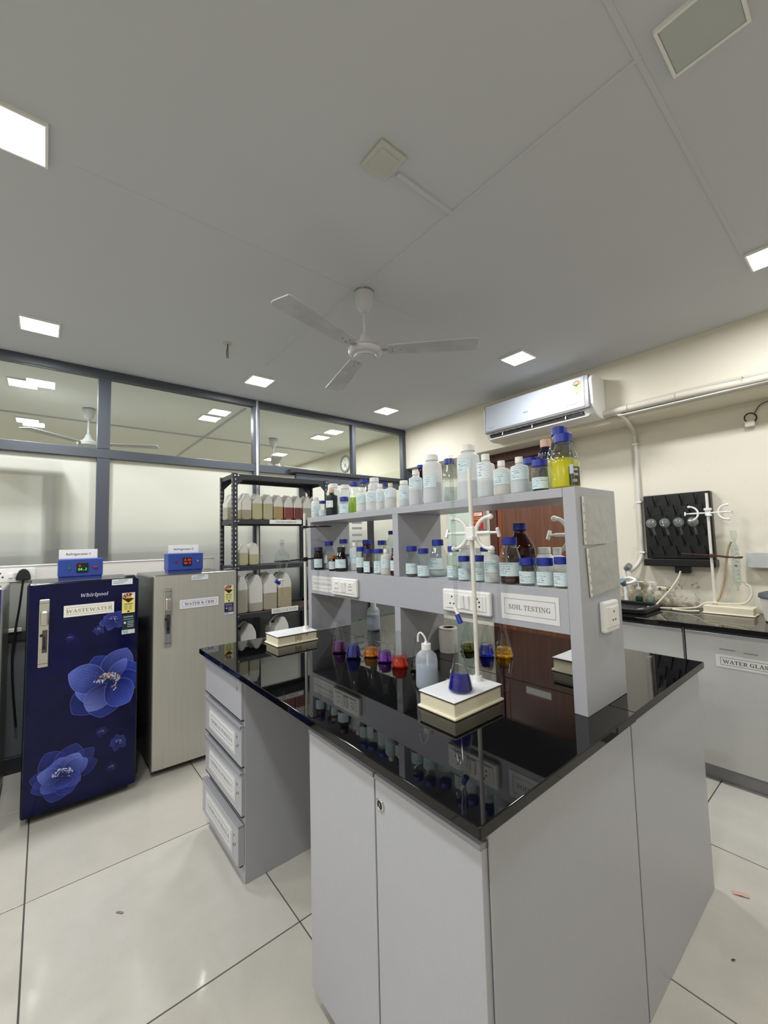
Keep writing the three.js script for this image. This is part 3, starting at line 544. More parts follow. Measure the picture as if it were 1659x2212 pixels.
// ================================================================ fridges and their controllers
const flowerDoor = canvas(860, 2016, (g, w, h) => {
  const U = (z) => (0.064 - z) / 0.514 * w, Vv = (y) => (1.236 - y) / 1.206 * h, K = w / 0.514;
  g.fillStyle = '#04062e'; g.fillRect(0, 0, w, h);
  for (let i = 0; i < 900; i++) { g.fillStyle = `rgba(${8 + 14 * rnd()},${10 + 18 * rnd()},${60 + 60 * rnd()},0.05)`; g.beginPath(); g.arc(rnd() * w, rnd() * h, 20 + 70 * rnd(), 0, 7); g.fill(); }
  function petal(cx, cy, a, len, wid, c0, c1, al, curl = 0) {
    g.save(); g.translate(cx, cy); g.rotate(a);
    const gr = g.createLinearGradient(0, 0, len, 0); gr.addColorStop(0, c0); gr.addColorStop(1, c1); g.globalAlpha = al; g.fillStyle = gr;
    g.beginPath(); g.moveTo(0, 0); g.bezierCurveTo(len * 0.2, -wid * 0.75, len * 0.75, -wid * 0.8, len, curl); g.bezierCurveTo(len * 0.85, wid * 0.65, len * 0.35, wid * 0.8, 0, 0); g.fill();
    g.globalAlpha = al * 0.9; g.strokeStyle = '#9aa8f2'; g.lineWidth = Math.max(1, len * 0.008); g.stroke();
    g.globalAlpha = al * 0.25; for (let i = -3; i <= 3; i++) { g.beginPath(); g.moveTo(len * 0.12, 0); g.quadraticCurveTo(len * 0.5, i * wid * 0.17, len * 0.92, curl + i * wid * 0.06); g.stroke(); }
    g.restore();
  }
  function heart(cx, cy, r, n, gold) {
    for (let i = 0; i < n; i++) {
      const a = -Math.PI * (0.02 + 0.96 * rnd()) + (rnd() > 0.8 ? 1.2 : 0), l = r * (0.35 + 0.65 * rnd()), x = cx + Math.cos(a) * l, y = cy + Math.sin(a) * l * 0.8;
      g.globalAlpha = 0.8; g.strokeStyle = '#1a2152'; g.lineWidth = r * 0.035; g.beginPath(); g.moveTo(cx, cy); g.lineTo(x, y); g.stroke();
      g.fillStyle = gold && rnd() > 0.6 ? '#c9a45c' : '#cdd4f2'; g.beginPath(); g.ellipse(x, y, r * 0.055, r * 0.09, a, 0, 7); g.fill();
    } g.globalAlpha = 1;
  }
  const D = Math.PI / 180, dk = '#0a1148', md = '#2a3fa6', lt = '#6478d8';
  { // large flower
    const x = U(-0.302), y = Vv(0.645), m = K * 0.0128;
    for (const [a, l, wd, c1, al, cu] of [[-112, 13.5, 10, '#2c3fa0', 0.75, 0], [-62, 16, 11, '#5966b8', 0.9, 0], [-20, 14, 11, '#2e46b4', 0.9, 0], [8, 14, 9, '#22349a', 0.8, 0], [140, 16.5, 12, '#24348c', 0.7, 0], [98, 15, 13, '#2f3f9c', 0.75, 0], [-52, 12, 5, '#7482d6', 0.75, 0], [175, 12, 12, lt, 0.9, -4], [205, 16, 11, lt, 0.92, 0], [122, 13, 9, '#7a86cf', 0.85, 0], [50, 14, 11, '#4d60c8', 0.9, 0]]) petal(x, y, a * D, l * m, wd * m, dk, c1, al, cu * m * 0.3);
    heart(x, y, 5.4 * m, 95, true);
    for (let i = 0; i < 14; i++) { g.fillStyle = '#b9c8ff'; g.globalAlpha = 0.8; g.beginPath(); g.arc(x - (4 + 7 * rnd()) * m, y - (2 + 7 * rnd()) * m, 2, 0, 7); g.fill(); } g.globalAlpha = 1;
  }
  { // lower flower
    const x = U(-0.102), y = Vv(0.19), m = K * 0.0105;
    for (const [a, l, wd, c1, al] of [[-118, 15.5, 11, '#2c3a92', 0.7], [-70, 16, 11, '#2d3b95', 0.65], [-38, 17, 8, '#333f96', 0.6], [-12, 15.5, 8, '#2c398e', 0.55], [190, 13.5, 8, '#2f3c94', 0.6], [165, 13, 8, '#3a4aa6', 0.6], [110, 12, 10, '#2b3a96', 0.75], [70, 10, 9, '#2d3e9e', 0.75], [-98, 10, 9, lt, 0.75], [-55, 12, 9, '#7786dc', 0.85], [-28, 12, 8, '#6577cf', 0.8], [-145, 9.5, 9, '#5b6ecb', 0.85], [200, 11, 7, '#7686d8', 0.8], [150, 10, 7, '#5b6bc6', 0.7], [30, 9, 7, '#5162c0', 0.75], [85, 6, 7, '#3f52b4', 0.8]]) petal(x, y, a * D, l * m, wd * m, dk, c1, al);
    heart(x, y - m, 4.4 * m, 60, false);
  }
  for (const [z, yy, r, al] of [[-0.322, 1.0, 0.065, 0.75], [-0.255, 0.955, 0.03, 0.45], [-0.361, 0.29, 0.05, 0.5], [-0.278, 0.375, 0.03, 0.3], [-0.12, 0.93, 0.025, 0.2], [-0.33, 0.16, 0.03, 0.2]]) {
    for (const a of [-150, -100, -50, 0, 40, 110, 170]) petal(U(z), Vv(yy), a * D, r * K * (0.8 + 0.3 * rnd()), r * K * 0.6, dk, '#4a58b4', al);
    heart(U(z), Vv(yy), r * K * 0.45, 24, false);
  }
  g.fillStyle = '#c2c5cc'; g.globalAlpha = 1; g.font = 'italic bold 44px serif'; g.fillText('Whirlpool', U(-0.16), Vv(1.152));
});
const inverter = (c0, c1) => canvas(96, 160, (g) => { g.fillStyle = c0; g.fillRect(0, 0, 96, 160); g.fillStyle = '#cfd3d6'; g.fillRect(0, 126, 96, 34); g.fillStyle = c1; g.fillRect(10, 36, 76, 10); g.fillStyle = '#e4e6ea'; g.font = 'bold 15px sans-serif'; g.fillText('INVERTER', 11, 26); for (let i = 0; i < 4; i++) g.fillRect(40, 58 + 14 * i, 46, 4); g.beginPath(); g.arc(22, 68, 9, 0, 7); g.fill(); g.fillStyle = c1; g.font = 'bold 34px sans-serif'; g.fillText('10', 6, 156); });
const sticker = canvas(128, 48, (g) => { g.fillStyle = '#e3e8e9'; g.fillRect(0, 0, 128, 48); g.fillStyle = '#59626c'; g.fillRect(40, 6, 60, 4); for (let i = 0; i < 3; i++) g.fillRect(8, 16 + i * 9, 90 - i * 14, 3); });
function fridge(label, x, z, w, h, doorMat, sideMat, opt = {}) {
  const t = thing('refrigerator', label, 'fridge', [x, 0, z]);
  P('cabinet', rb(0.55, h - 0.05, w - 0.006, 0.012, 2), sideMat, t, [-0.342, h / 2 + 0.015, 0]);
  const dg = rb(0.06, h - 0.034, w, 0.014, 3);
  const d = P('door', dg, opt.edgeMat ?? doorMat, t, [-0.031, h / 2 + 0.016, 0]);
  P('door_skin', (() => { // gently bowed front with the print
    const g = new THREE.PlaneGeometry(w - 0.016, h - 0.05, 16, 2), a = g.attributes.position;
    for (let i = 0; i < a.count; i++) a.setZ(i, 0.007 * (1 - (2 * a.getX(i) / (w - 0.016)) ** 2)); g.computeVertexNormals(); g.rotateY(Math.PI / 2); return g; })(), doorMat, d, [0.0305, 0, 0]);
  P('gasket', rb(0.008, h - 0.05, w - 0.02, 0.002), M.rubber, t, [-0.064, h / 2 + 0.015, 0]);
  for (const [fx, fz] of [[-0.09, w / 2 - 0.04], [-0.09, -w / 2 + 0.04], [-0.58, w / 2 - 0.04], [-0.58, -w / 2 + 0.04]]) P('foot', cyl(0.018, 0.042, 12), M.rubber, t, [fx, 0.021, fz]);
  P('hinge_cover', rb(0.07, 0.02, 0.05, 0.006, 2), sideMat, t, [-0.06, h + 0.001, -w / 2 + 0.04]);
  if (opt.handle) {
    const [hz, y0, y1, hw] = opt.handle, hb = P('handle', rb(0.016, y1 - y0, hw, 0.005, 2), M.chrome, t, [0.007, (y0 + y1) / 2, hz], undefined, 'chrome door handle');
    P('grip', rb(0.03, (y1 - y0) * 0.22, hw * 0.8, 0.012, 3), std('#c9c8c2', 0.2, { metalness: 0.8 }), hb, [0.012, (y1 - y0) * 0.22, -0.002]);
    P('recess', rb(0.006, (y1 - y0) * 0.34, hw * 0.5, 0.003), std('#5d5e5c', 0.3, { metalness: 0.7 }), hb, [0.007, -(y1 - y0) * 0.12, -0.004]);
    P('lock', cyl(0.007, 0.012, 12), M.black, hb, [0.011, -(y1 - y0) * 0.03, hw * 0.22], [0, 0, Math.PI / 2]);
    P('key', join([rod([0.01, 0, 0], [0.016, -0.05, 0], 0.003, 6), moved(rb(0.004, 0.02, 0.014, 0.002), 0.016, -0.056)]), M.black, hb, [0.005, -(y1 - y0) * 0.05, -0.002]);
    P('end_line', box(0.002, 0.002, hw * 0.96), M.black, hb, [0.0078, -(y1 - y0) / 2 + 0.02, 0]); P('end_line', box(0.002, 0.002, hw * 0.96), M.black, hb, [0.0078, (y1 - y0) / 2 - 0.02, 0]);
  }
  const bow = (lz) => 0.0005 + 0.007 * (1 - (2 * lz / w) ** 2);
  for (const [nm, tex, lz, ly, sw, shh, tilt] of opt.stickers ?? []) {
    P(nm, new THREE.BoxGeometry(sw, shh, 0.0012), std('#ffffff', 0.5, { map: tex }), t, [bow(lz) + 0.0012, ly, lz], [0, Math.PI / 2 + Math.asin(Math.max(-1, Math.min(1, 0.028 * -lz / w / w * 2))) * 0, tilt ?? 0]);
  }
  return t;
}
const sideGrey = std('#5a5b5c', 0.25, { metalness: 0.2 });
fridge('dark blue single-door fridge printed with large blue flowers', -2.895, -0.193, 0.514, 1.232, phy({ map: flowerDoor, roughness: 0.1, specularIntensity: 0.5 }), std('#20222b', 0.25), {
  edgeMat: std('#070a1c', 0.15), handle: [0.183, 0.79, 1.146, 0.045],
  stickers: [['paper_label', sign('WASTEWATER', 'bold 62px serif', 512, 148, '#8d8a70', true, '#eceade'), -0.0145, 1.069, 0.232, 0.063, 0.0], ['energy_sticker', energyLabel(1, 1, 3), -0.203, 1.084, 0.066, 0.118], ['inverter_sticker', inverter('#14202a', '#2f8f7c'), -0.204, 0.96, 0.066, 0.114], ['small_sticker', sticker, -0.17, 1.21, 0.104, 0.033]] });
const logoSteel = canvas(128, 48, (g) => { g.fillStyle = '#a5a39a'; g.fillRect(0, 0, 128, 48); g.fillStyle = '#7d7c76'; g.font = 'italic bold 26px serif'; g.fillText('Whirlpool', 6, 32); });
fridge('brushed steel single-door fridge beside the blue flowered one', -2.945, -0.797, 0.53, 1.232, M.steel, sideGrey, {
  edgeMat: std('#8c8b84', 0.3, { metalness: 0.7 }), handle: [0.182, 0.782, 1.145, 0.045],
  stickers: [['paper_label', sign('WATER & CRM', 'bold 52px serif', 512, 124, '#4a4a52', true, '#e9e8f0'), -0.012, 1.033, 0.244, 0.058], ['energy_sticker', energyLabel(1, 1, 3, '#e6e0a0'), -0.207, 1.073, 0.063, 0.118], ['inverter_sticker', inverter('#1b1838', '#5a48c8'), -0.207, 0.968, 0.062, 0.078], ['small_sticker', sticker, -0.014, 1.2, 0.106, 0.031]] });
fridge('third fridge with grey side and blue door edge at the left edge of the picture', -2.9, 0.415, 0.52, 1.222, std('#1d2b78', 0.2), std('#9d9c94', 0.35, { metalness: 0.3 }), { edgeMat: std('#a8a79f', 0.3, { metalness: 0.4 }) });
function controller(label, z, x, w, h, name, red) {
  const t = thing('fridge_controller', label, 'controller', [x, 1.2335, z]);
  P('case', rb(0.12, h - 0.02, w, 0.004), M.blueBox, t, [0, h / 2 + 0.012, 0]);
  P('foot_box', rb(0.1, 0.024, w - 0.006, 0.003), M.blueBox, t, [0, 0.0122, 0]);
  const d = P('display', rb(0.012, 0.056, 0.054, 0.003), M.blackCap, t, [0.061, h / 2 + 0.012, -0.006]);
  const dt = canvas(96, 96, (g) => { g.fillStyle = '#0a0a0a'; g.fillRect(0, 0, 96, 96); g.font = 'bold 36px monospace'; g.fillStyle = '#ff3b30'; g.fillText(red ? '0.0¬'.replace('¬', '4') : '0', 10, 40); g.fillStyle = red ? '#ff3b30' : '#58ff7a'; g.fillText(red ? '04.0' : '04.2', 6, 80); });
  P('readout', new THREE.BoxGeometry(0.001, 0.048, 0.046), new THREE.MeshStandardMaterial({ color: 0x111111, map: dt, emissive: 0xffffff, emissiveMap: dt, emissiveIntensity: 1.4, roughness: 0.3 }), d, [0.0064, 0, 0]);
  P('pilot_lamp', cyl(0.008, 0.012, 14), std(red ? '#7d1722' : '#1f6d66', 0.3), t, [0.061, h / 2 + 0.012, w / 2 - 0.05], [0, 0, Math.PI / 2]);
  P('power_switch', red ? cyl(0.007, 0.01, 14) : rb(0.01, 0.026, 0.022, 0.002), std(red ? '#a9803c' : '#a01d22', 0.35), t, [0.062, h / 2 + 0.012, -w / 2 + 0.036], [0, 0, Math.PI / 2]);
  const s = P('name_card', rb(0.003, 0.052, w * 0.86, 0.001), M.whitePlastic, t, [0.045, h + 0.03, 0.012]);
  P('card_print', new THREE.PlaneGeometry(w * 0.84, 0.048), std('#ffffff', 0.5, { map: sign(name, 'bold 50px sans-serif', 512, 136, '#2b2b2e', false, '#eeedf2') }), s, [0.0018, 0, 0], [0, Math.PI / 2, 0]);
}
controller('blue temperature controller with green readout on the flowered fridge', -0.166, -2.99, 0.207, 0.118, 'Refrigerator-1', false);
controller('blue temperature controller with red readout on the steel fridge', -0.727, -3.01, 0.215, 0.128, 'Refrigerator-2', true);
{ // socket plate on the trunking and the cord plugged into it
  const t = thing('wall_socket', 'white switch and socket plate on the trunking beside the fridges', 'socket', [XP + 0.0745, 1.252, 0.14]);
  P('plate', rb(0.008, 0.086, 0.3, 0.003), M.whitePlastic, t, [0.0041, 0, 0.05]);
  P('switch', rb(0.008, 0.032, 0.022, 0.002), M.whitePlastic, t, [0.011, 0, 0.02]); P('switch', rb(0.008, 0.032, 0.022, 0.002), std('#b9b9b5', 0.4), t, [0.011, 0, -0.008]);
  for (const [y, z] of [[0.016, 0.07], [-0.008, 0.058], [-0.008, 0.082]]) P('pin_hole', cyl(0.005, 0.002, 10), M.black, t, [0.0087, y, z], [0, 0, Math.PI / 2]);
  const c = thing('power_cord', 'black power cord with a moulded plug left of the flowered fridge', 'cord', [0, 0, 0]);
  const s = new THREE.Shape(); s.moveTo(-0.032, -0.03); s.lineTo(0.032, -0.03); s.quadraticCurveTo(0.036, -0.014, 0.02, 0.02); s.quadraticCurveTo(0.0, 0.045, -0.02, 0.02); s.quadraticCurveTo(-0.036, -0.014, -0.032, -0.03);
  const pg = new THREE.ExtrudeGeometry(s, { depth: 0.03, bevelEnabled: true, bevelSize: 0.004, bevelThickness: 0.005, bevelSegments: 2 }); pg.rotateY(Math.PI / 2);
  P('plug', pg, M.rubber, c, [XP + 0.09, 1.255, 0.098]);
  P('lead', tube([[XP + 0.11, 1.23, 0.098], [XP + 0.11, 1.15, 0.104], [XP + 0.11, 1.05, 0.112], [XP + 0.11, 0.9, 0.128], [XP + 0.11, 0.75, 0.138], [XP + 0.1, 0.55, 0.13], [XP + 0.08, 0.3, 0.11]], 0.006, 50, 8), M.rubber, c);
}

// ================================================================ slotted-angle rack with jerry cans
const RX0 = -3.5, RX1 = -3.19, RZ0 = -1.12, RZ1 = -1.975;
{
  const t = thing('metal_rack', 'dark grey slotted-angle shelving rack full of jerry cans', 'rack', [0, 0, 0]);
  const shelfY = [1.965, 1.606, 1.243, 0.875, 0.52, 0.14];
  const H = 1.97;
  for (const [x, sx] of [[RX0, 1], [RX1, -1]]) for (const [z, sz] of [[RZ0, -1], [RZ1, 1]]) {
    const u = P('upright', join([moved(rb(0.036, H, 0.003, 0.001), sx * 0.018, H / 2, 0), moved(rb(0.003, H, 0.036, 0.001), 0, H / 2, sz * 0.018)]), M.rack, t, [x, 0, z]);
    const hs = []; for (let y = 0.1; y < H - 0.02; y += 0.035) { if (shelfY.some((q) => y > q - 0.045 && y < q + 0.01)) continue; hs.push(moved(rb(0.009, 0.016, 0.0045, 0.004), sx * 0.019, y, 0)); hs.push(moved(rb(0.0045, 0.016, 0.009, 0.004), 0, y, sz * 0.019)); }
    P('slots', join(hs), M.hole, u).userData.kind = 'stuff';
  }
  const tops = ['#3c3f44', '#3c3f44', '#46484c', '#5c4a3c', '#46484c', '#46484c'];
  shelfY.forEach((y, i) => {
    const sh = P('shelf', rb(RX1 - RX0 - 0.006, 0.003, RZ0 - RZ1 - 0.006, 0.001), std(tops[i], 0.6, { metalness: 0.1 }), t, [(RX0 + RX1) / 2, y - 0.002, (RZ0 + RZ1) / 2]);
    for (const s of [-1, 1]) { P('shelf_lip', rb(0.003, 0.034, RZ0 - RZ1 - 0.008, 0.001), M.rack, sh, [s * (RX1 - RX0 - 0.01) / 2, -0.017, 0]); P('shelf_lip', rb(RX1 - RX0 - 0.01, 0.034, 0.003, 0.001), M.rack, sh, [0, -0.017, s * (RZ0 - RZ1 - 0.01) / 2]); }
    for (const z of [RZ0 - 0.014, RZ0 - 0.04, RZ1 + 0.014]) P('bolt', moved(cyl(0.006, 0.006, 10), 0, 0, 0, 0, 0, Math.PI / 2), M.aluBright, t, [RX1 + 0.003, y - 0.014, z]);
  });
  const gs = memo('gusset', () => { const s = new THREE.Shape(); s.moveTo(0, 0); s.lineTo(0.09, 0); s.lineTo(0, -0.09); const g = new THREE.ExtrudeGeometry(s, { depth: 0.003, bevelEnabled: false }); return g; });
  for (const x of [RX0 + 0.004, RX1 - 0.004]) for (const [z, r] of [[RZ0 - 0.002, Math.PI / 2], [RZ1 + 0.002, -Math.PI / 2]]) P('gusset', gs, M.rack, t, [x, 1.93, z], [0, r, 0]);
  P('shelf_card', rb(0.002, 0.034, 0.29, 0.0005), std('#ffffff', 0.6, { map: sign('TESTED SAMPLES', 'bold 46px serif', 640, 76, '#6d6a52', false, '#efeee6') }), t, [RX1 + 0.003, 1.59, -1.56]);
  P('shelf_card', rb(0.002, 0.04, 0.235, 0.0005), std('#ffffff', 0.6, { map: sign('SAMPLE TO BE TESTED', 'bold 42px serif', 560, 84, '#4d4c44', true, '#e9e8e0') }), t, [RX1 + 0.003, 0.868, -1.545]);
}
// one jerry can: rounded body with an arched shoulder, a loop handle on its slope and a neck
function canShape(w, h) {
  const s = new THREE.Shape(), a = w / 2, r = 0.014; s.moveTo(-a + r, 0); s.lineTo(a - r, 0); s.quadraticCurveTo(a, 0, a, r); s.lineTo(a, h * 0.66); s.quadraticCurveTo(a * 0.98, h * 0.78, a * 0.62, h * 0.9); s.quadraticCurveTo(a * 0.4, h, a * 0.12, h * 0.99); s.quadraticCurveTo(-a * 0.08, h * 0.97, -a * 0.3, h * 0.85); s.lineTo(-a * 0.9, h * 0.7); s.quadraticCurveTo(-a, h * 0.68, -a, h * 0.62); s.lineTo(-a, r); s.quadraticCurveTo(-a, 0, -a + r, 0); return s;
}
function canGeo(w, h, d) { return memo(`can${w},${h},${d}`, () => { const b = 0.016, g = new THREE.ExtrudeGeometry(canShape(w - 2 * b * 0.6, h - 2 * b * 0.6), { depth: d - 2 * b, bevelEnabled: true, bevelSize: b * 0.6, bevelThickness: b, bevelSegments: 3, curveSegments: 6 }); g.translate(0, b * 0.6, -(d - 2 * b) / 2); g.rotateY(Math.PI / 2); return g; }); }
function jerryCan(label, z, y, w, h, d, color, level, group, cap, back = 0) {
  const x = -3.205 - d / 2 - 0.012 - back, t = thing('jerry_can', label, 'jerry can', [x, y + 0.0015, z], 0, group);
  P('body', canGeo(w, h, d), M.jerry, t);
  if (level) P('filled_part', rb(d + 0.0012, +(h * level).toFixed(4), w + 0.0012, 0.014, 3), memo('jc' + color, () => phy({ color, transmission: 0.25, roughness: 0.5 })), t, [0, h * level / 2 - 0.0002, 0]);
  P('handle', tube([[0, h * 0.64, w * 0.46], [0, h * 0.82, w * 0.44], [0, h * 0.93, w * 0.24], [0, h * 1.0, w * 0.02], [0, h * 0.985, -w * 0.12]], 0.008, 16, 8), M.jerry, t);
  P('neck', cyl(0.013, 0.03, 16), M.jerry, t, [0, h * 0.76, w * 0.3]);
  P('cap', cyl(0.016, 0.018, 16), cap === 'black' ? M.black : M.whiteCap, t, [0, h * 0.76 + 0.02, w * 0.3]);
}
[[-1.172, '#b9b7a0', 0.55, 'jerry can behind the rack upright, leftmost on the tested samples shelf'], [-1.238, '#b3ab8c', 0.42, 'jerry can with low murky liquid, second on the tested samples shelf'], [-1.328, '#c4c08f', 0.68, 'jerry can with pale yellow-green liquid, third on the tested samples shelf'], [-1.42, '#c2bd94', 0.68, 'jerry can with pale yellow liquid, fourth on the tested samples shelf'], [-1.51, '#b59a63', 0.58, 'jerry can with amber-brown liquid left of the red one'], [-1.602, '#8e3a34', 0.56, 'jerry can with bright red liquid and a white sticker'], [-1.69, '#762e26', 0.56, 'jerry can with dark red liquid right of the bright red one'], [-1.78, '#a9aa9a', 0.56, 'jerry can with greyish water behind the stand rod'], [-1.875, '#c9b878', 0.45, 'jerry can with yellow liquid, last on the tested samples shelf']]
  .forEach(([z, c, l, label], i) => jerryCan(label, z, 1.606, 0.084, 0.212, i ? 0.15 : 0.1, c, l, 'jerry cans on the tested samples shelf', null, i ? 0 : 0.155));
jerryCan('small pale jerry can left of its twin on the third rack shelf', -1.212, 1.243, 0.078, 0.178, 0.12, '#c6c29c', 0.62, 'small cans on the third shelf');
jerryCan('small pale jerry can right of its twin on the third rack shelf', -1.3, 1.243, 0.078, 0.178, 0.12, '#c6c29c', 0.55, 'small cans on the third shelf');
jerryCan('large can hidden partly by the steel fridge on the fourth shelf', -1.19, 0.875, 0.116, 0.29, 0.2, '#bdb9a4', 0.66, 'large cans on the samples to be tested shelf');
jerryCan('large can with a low water line on the fourth shelf', -1.312, 0.875, 0.116, 0.295, 0.2, '#b9b7a8', 0.28, 'large cans on the samples to be tested shelf');
jerryCan('large half-full can, third on the fourth rack shelf', -1.434, 0.875, 0.116, 0.295, 0.2, '#b3ad98', 0.5, 'large cans on the samples to be tested shelf');
jerryCan('large yellowish can behind the glass funnel on the fourth shelf', -1.562, 0.875, 0.122, 0.292, 0.2, '#b7ab8a', 0.62, 'large cans on the samples to be tested shelf');
jerryCan('white can with black cap beside the steel fridge on the fifth shelf', -1.25, 0.52, 0.13, 0.27, 0.2, '#c9c9c4', 0.5, 'white cans on the fifth shelf', 'black');
jerryCan('white can with black cap behind the left stand on the fifth shelf', -1.53, 0.52, 0.13, 0.29, 0.2, '#c9c9c4', 0.5, 'white cans on the fifth shelf', 'black');
{
  const t = thing('glass_beaker', 'small empty glass beaker beside the two small jerry cans', 'beaker', [-3.32, 1.2445, -1.385]);
  P('cup', lathe([[0, 0.002], [0.026, 0.002], [0.028, 0.01], [0.028, 0.075], [0.031, 0.078]], 20), M.glass, t);
}
{ // tray of tools seen through the lower gap of the shelf unit
  const t = thing('storage_tray', 'dark green tray with a red edge behind the shelf unit', 'tray', [-2.95, 0, -2.42]);
  P('table_leg_block', rb(0.3, 0.6, 0.4, 0.01), std('#6d6e6e', 0.5), t, [0, 0.3, 0]);
  P('tray_edge', rb(0.32, 0.02, 0.42, 0.004), std('#a3202c', 0.5), t, [0, 0.61, 0]);
  P('tray_body', rb(0.3, 0.09, 0.4, 0.006), std('#123d28', 0.5), t, [0, 0.665, 0]);
  P('glass_pieces', join([moved(cyl(0.03, 0.08, 12), 0.05, 0.75, 0.08), moved(cyl(0.025, 0.06, 12), 0, 0.74, 0.0), moved(cyl(0.035, 0.07, 12), 0.07, 0.745, -0.08)]), M.glass, t);
}

// ================================================================ island bench
const IX0 = -2.312, IX1 = -0.5156, IZ0 = -0.6356, IZ1 = -2.124, SEAM = -1.386;
{
  const a = thing('island_worktop', 'black polished granite slab on the near half of the island', 'worktop');
  S('slab', M.granite, a, IX0, IX1, T - 0.026, T, SEAM + 0.0008, IZ0, 0.003);
  const b = thing('island_worktop', 'black polished granite slab on the far half of the island', 'worktop');
  S('slab', M.granite, b, IX0, IX1 - 0.003, T - 0.026, T - 0.0006, IZ1, SEAM - 0.0012, 0.003);
}
const FZ = -0.665, TOP = T - 0.0265;
{ // near cupboard with two doors
  const t = thing('island_cupboard', 'grey two-door cupboard at the near end of the island', 'cupboard');
  S('body', M.laminateIn, t, -1.212, -0.538, 0.055, TOP, SEAM + 0.002, FZ - 0.021, 0.002);
  S('plinth', M.edge, t, -1.18, -0.56, 0, 0.055, SEAM + 0.002, FZ - 0.07, 0.002);
  const l = S('door', M.laminate, t, -1.21, -0.876, 0.06, 0.81, FZ - 0.02, FZ, 0.002);
  const r = S('door', M.laminate, t, -0.871, -0.5385, 0.06, 0.81, FZ - 0.02, FZ, 0.002);
  for (const d of [l, r]) P('handle_profile', rb(0.332, 0.012, 0.03, 0.002), M.edge, d, [0, 0.381, -0.002]);
  S('finger_rail', M.aluBright, t, -1.21, -0.5385, 0.818, 0.846, FZ - 0.036, FZ - 0.021, 0.003);
  const k = P('lock', moved(new THREE.TorusGeometry(0.0125, 0.0028, 10, 28), 0, 0, 0), M.chrome, r, [-0.146, 0.32, 0.0115], undefined, 'round chrome lock');
  P('lock_core', moved(cyl(0.0115, 0.004, 24), 0, 0, 0, Math.PI / 2), std('#2e2f31', 0.35, { metalness: 0.6 }), k, [0, 0, -0.001]);
  P('key_slot', box(0.002, 0.01, 0.001), M.chrome, k, [0, 0, 0.0015]);
  S('end_panel', M.laminate, t, -0.5375, -0.5328, 0.0, TOP - 0.001, SEAM + 0.004, FZ - 0.018, 0.0015);
}
{ // far half of the island
  const t = thing('island_cupboard', 'grey cupboard at the far half of the island, its end panel toward the viewer', 'cupboard');
  S('body', M.laminateIn, t, -1.212, -0.538, 0.0, TOP - 0.0006, -2.085, SEAM - 0.003, 0.002);
  S('end_panel', M.laminate, t, -0.5375, -0.5328, 0.0, TOP - 0.001, -2.09, SEAM - 0.004, 0.0015);
  S('door', M.laminate, t, -1.21, -0.5385, 0.08, 0.81, -2.112, -2.0905, 0.002);
  const u = thing('island_cupboard', 'grey cupboard under the left end of the far half of the island', 'cupboard');
  S('body', M.laminate, u, -2.277, -1.796, 0.0, TOP - 0.0006, -2.085, SEAM - 0.003, 0.002);
}
{ // drawer unit
  const t = thing('drawer_unit', 'grey four-drawer unit under the left end of the island', 'drawers');
  S('body', M.laminate, t, -2.277, -1.796, 0.0, TOP, SEAM + 0.002, -0.6795, 0.002);
  const rows = [[0.664, 0.826, null, 0], [0.472, 0.632, 'CHEMICAL STORAGE-6', 0], [0.272, 0.44, 'CHEMICAL STORAGE-7', 0], [0.078, 0.23, 'CHEMICAL STORAGE-8', 0.014]];
  for (const [y0, y1, text, out] of rows) {
    const d = S('drawer', M.laminate, t, -2.296, -1.798, y0, y1, -0.679, FZ + out, 0.002);
    if (out) S('drawer_box', M.laminateIn, t, -2.26, -1.82, y0 + 0.01, y1 - 0.03, -0.68, -0.6785, 0.001);
    P('handle_profile', rb(0.498, 0.012, 0.026, 0.003), M.edge, d, [0, (y1 - y0) / 2 + 0.003, 0.001]);
    P('lower_strip', rb(0.498, 0.006, 0.016, 0.002), M.blackCap, d, [0, -(y1 - y0) / 2 - 0.002, 0]);
    if (!text) { P('mark', box(0.014, 0.016, 0.0006), std('#7b7c80', 0.6), d, [0.2, 0.04, 0.0072]); continue; }
    P('tape', new THREE.BoxGeometry(0.37, 0.1, 0.0008), std('#c9cacd', 0.25), d, [-0.005, -0.005, 0.0075 + out / 2]);
    P('paper_label', new THREE.BoxGeometry(0.34, 0.078, 0.001), std('#ffffff', 0.55, { map: sign(text, 'bold 38px serif', 512, 118, '#55565a', true, '#d9dadc') }), d, [-0.005, -0.005, 0.0084 + out / 2]);
    for (const [mx, my] of [[0.2, 0.03], [0.215, 0.0], [0.195, -0.01]]) P('mark', box(0.008, 0.01, 0.0006), std('#5d5a58', 0.6), d, [mx, my, 0.0074 + out / 2]);
  }
}

